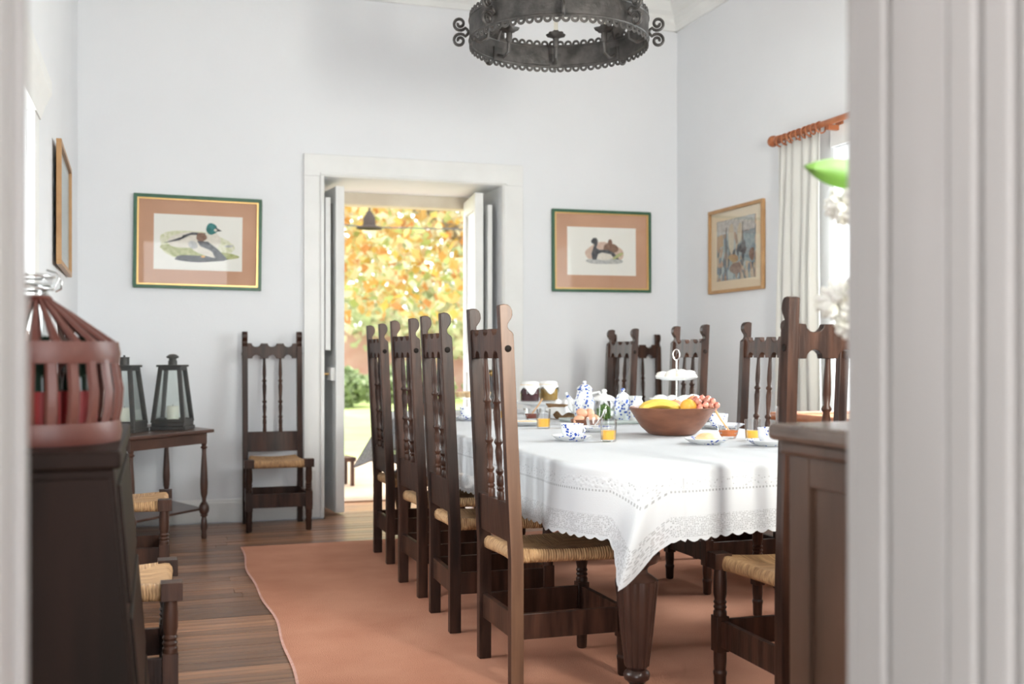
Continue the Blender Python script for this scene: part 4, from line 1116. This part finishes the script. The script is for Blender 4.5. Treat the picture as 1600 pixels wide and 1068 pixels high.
def big_leaf(p0, p1, w, name='leaf'):
    n = 12; vs = []
    ax = (p1 - p0); sd_ = ax.cross(Vector((.38, .92, .35))).normalized()
    nn = sd_.cross(ax).normalized()
    for k in range(n + 1):
        t = k / n; ww = w * math.sin(PI * min(1, t * 1.02)) ** .8 * (1.1 - .35 * t)
        c = p0 + ax * t + nn * .02 * math.sin(PI * t)
        for s in (-1, -.5, 0, .5, 1): vs.append(c + sd_ * ww * s + nn * (.012 * abs(s)))
    m = len(vs)
    vs += [v - nn * .0012 for v in vs]
    fs = []
    for k in range(n):
        for j in range(4):
            a = k * 5 + j
            fs += [(a, a + 1, a + 6, a + 5), (m + a, m + a + 5, m + a + 6, m + a + 1)]
    return B().add(vs, fs)
obj('leaf', big_leaf(Vector((-0.132, 0.010, 0.470)), Vector((-0.332, -0.009, 0.493)), .030), MAT['leaf'], vz, 80)
obj('leaf', big_leaf(Vector((-0.110, 0.023, 0.315)), Vector((0.078, 0.067, 0.543)), .03), MAT['leaf'], vz, 80)
obj('stem', B().tube([(0, 0, .1), tuple(Vector((-0.110, 0.023, 0.340))), tuple(Vector((-0.132, 0.010, 0.470)))], .003, 6), bpy.data.materials['stem_green'], vz)

# ================================================================== TABLE SETTING
TT = .7572
def put(name, label, cat, x, y, rz=0, group=None, z=TT): return thing(name, label, cat, (x, y, z), rz, group)
def saucer(x, y, label, r=.085, m='saucer', name='saucer', cat='saucer', group='blue-and-white saucers'):
    t = obj(name, B().lathe([(0, 0), (r * .55, 0), (r * .57, .003), (r * .75, .006), (r * .97, .019), (r, .021), (r * .96, .0225), (r * .72, .0105), (r * .5, .006), (0, .006)], 36), MAT[m], None, 50)
    t.location = (x, y, TT); t.rotation_euler = (0, 0, x * 7)
    return tag(t, label, cat, group)
def cup_(x, y, label, rz=0, z=.0062):
    t = put('teacup', label, 'cup', x, y, rz, 'blue-and-white teacups', TT + z)
    obj('cup_body', B().lathe([(0, .001), (.026, 0), (.027, .004), (.036, .010), (.043, .030), (.046, .058), (.0475, .062), (.0445, .061), (.041, .03), (.033, .012), (0, .008)], 32), MAT['bluechina'], t, 50)
    obj('tea', B().lathe([(0, .044), (.0415, .044), (.0415, .046), (0, .046)], 24), mat('black_tea', (.12, .05, .02), .1) if 'black_tea' not in bpy.data.materials else bpy.data.materials['black_tea'], t)
    obj('handle', B().tube([(.043, 0, .048), (.060, 0, .050), (.067, 0, .038), (.060, 0, .024), (.040, 0, .020)], .0035, 7), MAT['bluechina'], t, 60)
    return t
def tumbler(x, y, label, h=.088, r=.034, fill=.5):
    t = put('juice_glass', label, 'glass', x, y, 0, 'juice glasses on the table')
    obj('glass_body', B().lathe([(0, 0), (r * .86, 0), (r * .9, .002), (r, h), (r * .955, h), (r * .86, .008), (0, .007)], 24, rf=lambda a, z: 1 + .012 * math.cos(12 * a)), MAT['glass'], t, 30)
    if fill:
        obj('juice', B().lathe([(0, .0085), (r * .83, .0085), (r * (.84 + .1 * fill), h * fill), (0, h * fill)], 24), MAT['juice'], t, 40)
    return t
saucer(1.615, 4.13, 'blue-rimmed saucer under the front teacup on the near left')
cup_(1.615, 4.13, 'blue flowered teacup on the saucer nearest the lit chair', R(-60))
tumbler(1.735, 4.035, 'juice glass right beside the front teacup')
tumbler(1.755, 4.86, 'juice glass left of the bread basket', .092, .035)
tumbler(1.80, 5.62, 'juice glass seen between the nearest chair spindles', .09, .034)
tumbler(2.325, 3.92, 'juice glass between the jam bowl and the right teacup', .085, .033, .45)
tumbler(2.535, 4.02, 'empty tall glass behind the right teacup', .13, .036, 0)
saucer(2.245, 3.66, 'blue-rimmed saucer at the right near the sideboard', .088)
cup_(2.245, 3.66, 'blue flowered teacup at the right near the sideboard', R(40))
saucer(2.56, 4.60, 'plate behind the fruit bowl on the far side', .11, name='plate', cat='plate', group='breakfast plates')
cup_(2.56, 4.63, 'blue flowered teacup partly hidden behind the grapes', R(90))
saucer(1.60, 5.60, 'saucer seen between the second and nearest left chairs', .09)
cup_(1.60, 5.62, 'blue flowered teacup seen between the left row chairs', R(100))
saucer(1.91, 4.60, 'white plate behind the front juice glass', .085, 'saucer', 'plate', 'plate', 'breakfast plates')
saucer(2.055, 3.81, 'blue-rimmed plate holding a bread roll in the foreground', .088, name='plate', cat='plate', group='breakfast plates')
saucer(1.76, 5.10, 'plate of toast behind the left juice glass', .10, 'china', 'plate', 'plate', 'breakfast plates')
def bun(x, y, z, r, label, name='bread_roll', cat='bread', rz=0, sq=.5):
    o = obj(name, B().ell((0, 0, 0), (r, r * .85, r * sq), 20, 12, fn=lambda q: Vector((q.x, q.y, q.z if q.z > 0 else q.z * .45))), MAT['roll'], None, 80)
    o.location = (x, y, z + r * sq * .45); o.rotation_euler = (0, 0, rz)
    return tag(o, label, cat)
bun(2.055, 3.81, TT + .0065, .050, 'round golden bread roll on the foreground plate', rz=.4)
o = tag(obj('toast_slice', B().prism([(-.05, -.045), (.05, -.045), (.05, .03), (.035, .05), (-.035, .05), (-.05, .03)], 0, .014), MAT['roll'], None, bevel=.004), 'slice of toast on the plate behind the left juice glass', 'toast')
o.location = (1.76, 5.10, TT + .0075); o.rotation_euler = (0, 0, .5)
# clear glass cup with a spoon behind the front juice glass
gc = put('glass_cup', 'small clear glass cup with a steel spoon behind the front juice glass', 'cup', 1.91, 4.60, 0, None, TT + .0065)
obj('glass_body', B().lathe([(0, 0), (.028, 0), (.036, .02), (.040, .055), (.037, .055), (.032, .02), (0, .006)], 24), MAT['glass'], gc, 40)
obj('spoon', B().tube([(-.01, 0, .008), (.03, -.01, .06), (.045, -.014, .092)], [.004, .0022, .005], 7), MAT['steel'], gc, 60)
# egg bowl
eb = put('egg_bowl', 'small brown wooden bowl filled with brown eggs', 'bowl', 1.965, 4.85)
obj('bowl_body', B().lathe([(0, 0), (.055, 0), (.066, .015), (.072, .040), (.068, .041), (.060, .016), (.05, .010), (0, .010)], 28), MAT['woodbowl'], eb, 40)
eggm = mat('brown_eggshell', (0.72, 0.36, 0.22), .5, (0.78, 0.45, 0.30), 6)
for i, (dx, dy, dz, lab) in enumerate(((-.040, -.018, .038, 'brown egg at the left of the egg bowl'), (.010, -.042, .036, 'brown egg at the front of the egg bowl'), (.047, -.008, .038, 'brown egg at the right of the egg bowl'), (.004, .040, .040, 'brown egg at the back of the egg bowl'), (-.018, .0, .069, 'brown egg resting on top at the left of the bowl'), (.022, .004, .068, 'brown egg resting on top at the right of the bowl'))):
    e = obj('egg', B().ell((0, 0, 0), (.0235, .0235, .029), 16, 10, fn=lambda q: Vector((q.x * (1 - .12 * q.z), q.y * (1 - .12 * q.z), q.z))), eggm, None, 80)
    e.location = (1.965 + dx, 4.85 + dy, TT + dz); e.rotation_euler = (random.uniform(.6, 1.5), random.uniform(-.5, .5), random.random() * 6)
    tag(e, lab, 'egg', 'eggs in the wooden bowl')
# tray with the coffee pot, tea pot and jug
tr = put('serving_tray', 'grey-green serving tray under the blue and white pots', 'tray', 2.25, 5.22, .1)
obj('tray_base', B().box(-.195, .195, -.19, .19, 0, .006), mat('grey_green_enamel', (.45, .50, .48), .3), tr, bevel=.002)
obj('tray_rim', B().tube([(-.195, -.19, .010), (.195, -.19, .010), (.195, .19, .010), (-.195, .19, .010)], .007, 8, True), bpy.data.materials['grey_green_enamel'], tr)
def pot(x, y, label, h, r, kind, rz):
    t = put(kind, label, 'pot', x, y, rz, None, TT + .0065)
    if kind == 'coffee_pot':
        pr = [(0, 0), (r * .75, 0), (r * .78, .01), (r, h * .22), (r * .95, h * .42), (r * .68, h * .62), (r * .60, h * .76), (r * .68, h * .78), (r * .68, h * .80), (r * .55, h * .80), (0, h * .79)]
        lid = [(r * .64, h * .80), (r * .62, h * .83), (r * .35, h * .90), (r * .12, h * .92), (r * .12, h * .945), (r * .17, h * .965), (r * .12, h), (0, h)]
    elif kind == 'teapot':
        pr = [(0, 0), (r * .6, 0), (r * .64, .008), (r * .98, h * .25), (r, h * .42), (r * .8, h * .62), (r * .5, h * .70), (r * .5, h * .72), (0, h * .72)]
        lid = [(r * .5, h * .72), (r * .46, h * .78), (r * .2, h * .86), (r * .1, h * .88), (r * .18, h * .95), (r * .1, h), (0, h)]
    else:
        pr = [(0, 0), (r * .7, 0), (r * .72, .008), (r, h * .3), (r * .9, h * .55), (r * .72, h * .75), (r * .9, h), (r * .84, h), (r * .66, h * .74), (r * .8, h * .5), (0, h * .1)]
        lid = None
    obj('pot_body', B().lathe(pr, 30), MAT['bluechina2'], t, 50)
    if lid: obj('lid', B().lathe(lid, 24), MAT['bluechina2'], t, 50)
    k = r
    obj('handle', B().tube([(-k * .6, 0, h * .68), (-k * 1.25, 0, h * .72), (-k * 1.55, 0, h * .52), (-k * 1.3, 0, h * .28), (-k * .9, 0, h * .22)], .006, 8), MAT['china'], t, 60)
    if kind != 'milk_jug':
        obj('spout', B().tube([(k * .85, 0, h * .22), (k * 1.2, 0, h * .34), (k * 1.35, 0, h * .55), (k * 1.6, 0, h * .70)], [.018, .014, .010, .008], 10), MAT['bluechina2'], t, 60)
    else:
        obj('spout', B().add([(k * .6, -.018, h * .84), (k * .6, .018, h * .84), (k * .84, .02, h), (k * 1.25, 0, h * 1.03), (k * .84, -.02, h), (k * .85, 0, h * .86)], [(0, 5, 3, 4), (5, 1, 2, 3), (0, 1, 5)]), MAT['china'], t)
    return t
pot(2.155, 5.33, 'tall blue and white coffee pot with a knobbed lid', .205, .062, 'coffee_pot', R(150))
pot(2.375, 5.33, 'round blue and white teapot behind the green jar', .165, .068, 'teapot', R(160))
pot(2.36, 5.14, 'blue and white milk jug beside the fruit bowl', .130, .042, 'milk_jug', R(200))
gj = put('green_jar', 'ribbed glass jar of green leaves with a white lid', 'jar', 2.165, 5.09, 0, None, TT + .0065)
obj('jar_body', B().lathe([(0, 0), (.05, 0), (.055, .008), (.056, .09), (.048, .105), (.048, .112), (.044, .112), (.044, .104), (.051, .088), (.05, .012), (0, .012)], 30, rf=lambda a, z: 1 + .015 * math.cos(20 * a)), MAT['glass'], gj, 30)
obj('lid', B().lathe([(.053, .112), (.055, .118), (.053, .126), (.038, .136), (.015, .142), (.010, .150), (.015, .160), (.010, .168), (0, .170)], 26), MAT['china'], gj, 40)
gf = foliage(420, (0, 0, .05), (.042, .042, .036), .022, .3, 5)
me = bpy.data.meshes.new('herb_leaves'); me.from_pydata(gf.v, [], gf.f); me.materials.append(MAT['leaf'])
o = obj('herb_leaves', me, None, gj); o['kind'] = 'stuff'
# bread basket with napkin
bk = put('bread_basket', 'wicker bread basket lined with a white napkin', 'basket', 2.15, 5.56, R(25))
bk.scale = (.68, .68, .85)
if 'woven_cane' in bpy.data.materials: wkm = bpy.data.materials['woven_cane']
wkb = mat('dark_wicker', (0.25, 0.14, 0.06), .7, (0.42, 0.25, 0.12), 90, bump=.8, bs=140)
bkb = B()
vs = [(-.08, -.06, 0), (.08, -.06, 0), (.08, .06, 0), (-.08, .06, 0), (-.15, -.105, .10), (.15, -.105, .085), (.15, .105, .085), (-.15, .105, .10), (-.14, -.096, .10), (.14, -.096, .085), (.14, .096, .085), (-.14, .096, .10), (-.072, -.054, .008), (.072, -.054, .008), (.072, .054, .008), (-.072, .054, .008)]
fs = [(3, 2, 1, 0), (12, 13, 14, 15)]
for k in range(4):
    k2 = (k + 1) % 4
    fs += [(k, k2, 4 + k2, 4 + k), (4 + k, 4 + k2, 8 + k2, 8 + k), (8 + k, 8 + k2, 12 + k2, 12 + k)]
obj('basket_body', bkb.add(vs, fs), wkb, bk)
nap = B(); nvs = []
for i in range(21):
    for j in range(21):
        u, v = i / 10 - 1, j / 10 - 1
        rr = max(abs(u), abs(v))
        z = .075 + .055 * (1 - rr) ** .7 * (.6 + .4 * math.sin(u * 4 + v * 3)) + .02 * math.sin(u * 7) * math.sin(v * 6) - (.045 * max(0, rr - .8) / .2)
        nvs.append((u * .155, v * .112, z + .012))
obj('napkin', nap.add(nvs, [(i * 21 + j, (i + 1) * 21 + j, (i + 1) * 21 + j + 1, i * 21 + j + 1) for i in range(20) for j in range(20)]), mat('white_napkin', (.86, .86, .86), .9), bk, 80)
# cake stand with two preserve jars
cs_ = put('cake_stand', 'low white pedestal stand carrying the cloth-covered jars', 'cake stand', 2.17, 6.10)
obj('stand_body', B().lathe([(0, 0), (.08, 0), (.085, .006), (.05, .016), (.042, .03), (.045, .045), (.10, .058), (.145, .066), (.150, .074), (.14, .076), (0, .074)], 36), MAT['china'], cs_, 50)
for dx, dy, c, lab in ((-.068, -.045, (.06, .012, .018), 'cloth-topped jar of dark red preserve on the white stand'), (.072, .020, (.34, .21, .05), 'cloth-topped jar of amber preserve on the white stand')):
    j = put('preserve_jar', lab, 'jar', 2.17 + dx, 6.10 + dy, 0, 'preserve jars on the stand', TT + .0765)
    obj('jar_glass', B().lathe([(0, 0), (.054, 0), (.058, .006), (.058, .075), (.050, .09), (.050, .105), (0, .105)], 24), MAT['glass'], j, 40)
    obj('preserve', B().lathe([(0, .003), (.052, .003), (.055, .008), (.055, .072), (0, .074)], 24), mat('preserve_%d' % (dx > 0), c, .2), j, 40)
    n = 32; vs = [(0, 0, .118)]
    rings = [(.030, .118), (.050, .114), (.0535, .104), (.056, .092), (.0615, .075), (.064, .062)]
    for q, (r, z) in enumerate(rings):
        for k in range(n):
            a = 2 * PI * k / n
            w = max(0, q - 2) / 3
            vs.append((r * (1 + .04 * w * math.cos(8 * a)) * math.cos(a), r * (1 + .04 * w * math.cos(8 * a)) * math.sin(a), z - .022 * w * math.cos(4 * a + .6)))
    fs = [(0, 1 + k, 1 + (k + 1) % n) for k in range(n)]
    for q in range(len(rings) - 1):
        for k in range(n): fs.append((1 + q * n + k, 1 + (q + 1) * n + k, 1 + (q + 1) * n + (k + 1) % n, 1 + q * n + (k + 1) % n))
    obj('cloth_cover', B().add(vs, fs), bpy.data.materials['white_napkin'], j, 80)
    obj('tie_string', B().tube([(.0555 * math.cos(a), .0555 * math.sin(a), .098) for a in [2 * PI * k / 24 for k in range(24)]], .002, 5, True), MAT['roll'], j)
def jam_bowl(x, y, label, col, rz):
    t = put('jam_bowl', label, 'bowl', x, y, rz, 'glass jam bowls')
    obj('glass_body', B().lathe([(0, 0), (.030, 0), (.032, .004), (.040, .018), (.050, .062), (.0475, .062), (.037, .02), (0, .008)], 26), MAT['glass'], t, 40)
    obj('jam', B().lathe([(0, .009), (.032, .010), (.037, .021), (.041, .034), (0, .036)], 24), col, t, 50)
    obj('spoon', B().tube([(-.005, 0, .030), (.03, 0, .075), (.055, 0, .115)], [.004, .0042, .005], 8), MAT['spoon'], t, 60)
jam_bowl(1.93, 5.52, 'glass bowl of dark red jam with a slanting wooden spoon', mat('dark_red_jam', (.22, .05, .03), .2), R(-15))
jam_bowl(2.275, 4.03, 'glass bowl of orange jam with an upright pale spoon', MAT['jam'], R(170))
# glass stand with pastries at the far left end
gs = put('glass_cake_stand', 'clear glass cake stand with golden tarts behind the left chairs', 'cake stand', 1.80, 6.20)
obj('stand_body', B().lathe([(0, 0), (.07, 0), (.072, .006), (.02, .02), (.016, .07), (.03, .085), (.135, .092), (.138, .100), (.03, .097), (0, .097)], 32), MAT['glass'], gs, 40)
for i in range(5):
    a = i * 1.257 + .4
    o = obj('tart', B().lathe([(0, 0), (.026, 0), (.036, .030), (.033, .031), (.02, .028), (0, .034)], 18, rf=lambda a, z: 1 + .05 * math.cos(12 * a)), MAT['roll'], None, 40)
    o.location = (1.80 + .078 * math.cos(a), 6.20 + .078 * math.sin(a), TT + .1005)
    tag(o, 'golden tart at the %s of the clear glass stand behind the left chairs' % ['right', 'back', 'left', 'front left', 'front right'][i], 'tart', 'tarts on the glass stand')
# small dark plant at the far end between chair backs
dp = put('potted_plant', 'small dark-leaved potted plant seen between the left row chairs', 'plant', 1.50, 6.18)
obj('pot', B().lathe([(0, 0), (.035, 0), (.045, .06), (.048, .065), (.042, .065), (.038, .05), (0, .05)], 18), MAT['woodbowl'], dp, 40)
dlm = mat('dark_leaf', (.015, .035, .018), .5)
for k in range(7):
    a = k * .9; e = Vector((.09 * math.cos(a), .09 * math.sin(a), .16 + .03 * (k % 3)))
    obj('leaf', big_leaf(Vector((0, 0, .05)), e, .028), dlm, dp, 80)

# fruit bowl
FBX, FBY = 2.15, 4.30
fb = put('fruit_bowl', 'wide carved reddish wooden bowl heaped with fruit', 'bowl', FBX, FBY)
obj('bowl_body', B().lathe([(0, 0), (.085, 0), (.10, .004), (.135, .035), (.165, .078), (.188, .118), (.182, .121), (.155, .082), (.125, .042), (.09, .014), (0, .012)], 44, rf=lambda a, z: 1 + .010 * math.cos(9 * a + 40 * z)), MAT['woodbowl'], fb, 30)
bm_ = mat('ripe_banana', (0.90, 0.66, 0.13), .45, (0.85, 0.58, 0.10), 14)
def banana(loc, rz, ry, label, L=.20):
    n = 14; pts = []; rad = []
    for k in range(n + 1):
        t = k / n; a = (t - .5) * 1.25
        pts.append((L * .8 * math.sin(a), 0, L * .8 * (math.cos(a) - 1)))
        rad.append(.0175 * (min(1, .28 + 5 * t, .32 + 4.2 * (1 - t))) ** .8)
    t_ = thing('banana', label, 'banana', loc, rz, 'bananas in the fruit bowl'); t_.rotation_euler = (ry, 0, rz)
    obj('fruit', B().tube(pts, rad, 6), bm_, t_, 60)
    e = Vector(pts[-1]); dv = (Vector(pts[-1]) - Vector(pts[-2])).normalized()
    obj('stalk', B().tube([tuple(e), tuple(e + dv * .022)], [.006, .005], 6), mat('banana_stalk', (.30, .22, .06), .7) if 'banana_stalk' not in bpy.data.materials else bpy.data.materials['banana_stalk'], t_)
cr_ = -R(18.2)
def fbp(r_, d_, z): # offsets along / across the bowl
    return (FBX + r_ * math.cos(cr_) - d_ * math.sin(cr_), FBY + r_ * math.sin(cr_) + d_ * math.cos(cr_), TT + z)
banana(fbp(-.058, -.058, .134), cr_ + .06, .2, 'yellow banana at the front of the fruit bowl', .19)
banana(fbp(-.052, -.012, .140), cr_ - .05, .0, 'yellow banana in the middle of the bunch in the bowl', .20)
banana(fbp(-.050, .038, .138), cr_ - .04, -.2, 'yellow banana at the back of the bunch in the bowl', .19)
om = mat('orange_peel', (0.90, 0.42, 0.05), .45, (0.92, 0.50, 0.08), 40, bump=.15, bs=200)
og = thing('orange', 'single orange between the bananas and the grapes', 'orange', fbp(.060, -.070, .125))
obj('fruit', B().ell((0, 0, 0), (.036, .036, .033), 20, 12), om, og, 80)
obj('stem_button', B().lathe([(0, .032), (.004, .032), (.003, .035), (0, .036)], 8), MAT['leaf'], og)
pm = mat('pinkish_peach', (0.80, 0.40, 0.18), .6, (0.72, 0.22, 0.16), 10)
for i, (r_, d_, z, lab) in enumerate(((.10, .03, .135, 'peach half buried behind the grapes in the bowl'), (.03, .10, .115, 'peach at the back of the fruit bowl'), (-.10, .11, .095, 'peach under the bananas at the back left of the bowl'))):
    p = thing('peach', lab, 'peach', fbp(r_, d_, z), 0, 'peaches in the fruit bowl')
    obj('fruit', B().ell((0, 0, 0), (.037, .037, .034), 18, 12, fn=lambda q: q * (1 - .10 * max(0, 1 - abs(q.y) * 5) * (q.x > 0))), pm, p, 80)
    obj('stem_button', B().lathe([(0, .031), (.003, .031), (.003, .037), (0, .038)], 8), MAT['bark'], p)
gpm = mat('red_grape', (0.55, 0.14, 0.12), .2, (0.72, 0.34, 0.24), 20, rand=.3)
gb = thing('grape_bunch', 'bunch of red grapes hanging over the right side of the fruit bowl', 'grapes', fbp(.125, -.03, .10))
gm = B().ell((0, 0, 0), (.0135, .0135, .0145), 12, 8).mesh('grape', gpm, 80)
rg = random.Random(9); placed = []
tries = 0
while len(placed) < 46 and tries < 6000:
    tries += 1
    p = Vector((rg.uniform(-.065, .060), rg.uniform(-.060, .080), rg.uniform(.012, .062)))
    if (p.x / .067) ** 2 + (p.y / .085) ** 2 + ((p.z - .02) / .045) ** 2 > 1: continue
    if any((p - q).length < .0205 for q in placed): continue
    placed.append(p)
for p in placed:
    o = obj('grape', gm, None, gb); o.location = p
obj('stalk', B().tube([(-.03, 0, .01), (0, .01, .045), (.02, .03, .075)], .003, 6), MAT['bark'], gb)

# two-tier stand
ts = put('tiered_cake_stand', 'white two-tier cake stand with a ring handle behind the fruit bowl', 'cake stand', 2.55, 5.05)
def plate_prof(r, z): return [(0, z), (r * .5, z), (r * .75, z + .004), (r, z + .018), (r * .98, z + .020), (r * .72, z + .008), (0, z + .006)]
obj('lower_plate', B().lathe(plate_prof(.142, .106), 36, rf=lambda a, z: 1 + .02 * math.cos(10 * a)), MAT['china'], ts, 50)
obj('upper_plate', B().lathe(plate_prof(.112, .218), 36, rf=lambda a, z: 1 + .025 * math.cos(8 * a)), MAT['china'], ts, 50)
obj('foot', B().lathe([(0, 0), (.075, 0), (.075, .006), (.03, .02), (.018, .05), (.02, .095), (.04, .107), (0, .107)], 28), MAT['china'], ts, 50)
obj('rod', B().tube([(0, 0, .09), (0, 0, .325)], .0045, 8), MAT['steel'], ts, 60)
obj('ring_handle', B().tube([(.017 * math.cos(cr_) * math.cos(a), .017 * math.sin(cr_) * math.cos(a), .350 + .027 * math.sin(a)) for a in [2 * PI * k / 24 for k in range(24)]], .0028, 6, True), MAT['steel'], ts, 60)
mgm = mat('meringue', (.88, .85, .80), .7, (.86, .72, .55), 45, lo=.55, hi=.8)
mgs = B(); 
mg = B().lathe([(0, 0), (.026, 0), (.032, .010), (.031, .018), (.027, .021), (.027, .028), (.021, .035), (.010, .039), (0, .040)], 18, rf=lambda a, z: 1 + .08 * math.cos(7 * a + z * 90)).mesh('meringue', mgm, 60)
names = ['at the left end', 'in the left middle', 'at the front', 'in the right middle', 'at the right end', 'at the back']
for i, (r_, d_) in enumerate(((-.072, -.01), (-.03, -.050), (.015, -.066), (.048, -.035), (.070, .02), (.0, .06))):
    o = obj('meringue', mg, None); o.location = (2.55 + r_ * math.cos(cr_) - d_ * math.sin(cr_), 5.05 + r_ * math.sin(cr_) + d_ * math.cos(cr_), TT + .2265)
    o.rotation_euler = (0, 0, i); o.scale = (1.15, 1.15, .95 + .15 * (i % 3))
    tag(o, 'white meringue %s of the upper tier' % names[i], 'meringue', 'meringues on the upper tier')
for i, (r_, d_) in enumerate(((-.085, -.02), (-.035, -.080), (.03, -.085), (.085, -.035), (.09, .035))):
    o = obj('sugared_pastry', B().ell((0, 0, 0), (.036, .026, .017), 14, 8, fn=lambda q: Vector((q.x, q.y, max(q.z, -.6)))), mat('icing_sugar', (.86, .85, .84), .8) if i == 0 else bpy.data.materials['icing_sugar'], None, 60)
    o.location = (2.55 + r_ * math.cos(cr_) - d_ * math.sin(cr_), 5.05 + r_ * math.sin(cr_) + d_ * math.cos(cr_), TT + .129); o.rotation_euler = (0, 0, i * 1.1)
    tag(o, 'white sugared pastry %s of the lower tier' % ['at the left end', 'at the front left', 'at the front', 'at the front right', 'at the right end'][i], 'pastry', 'pastries on the lower tier')
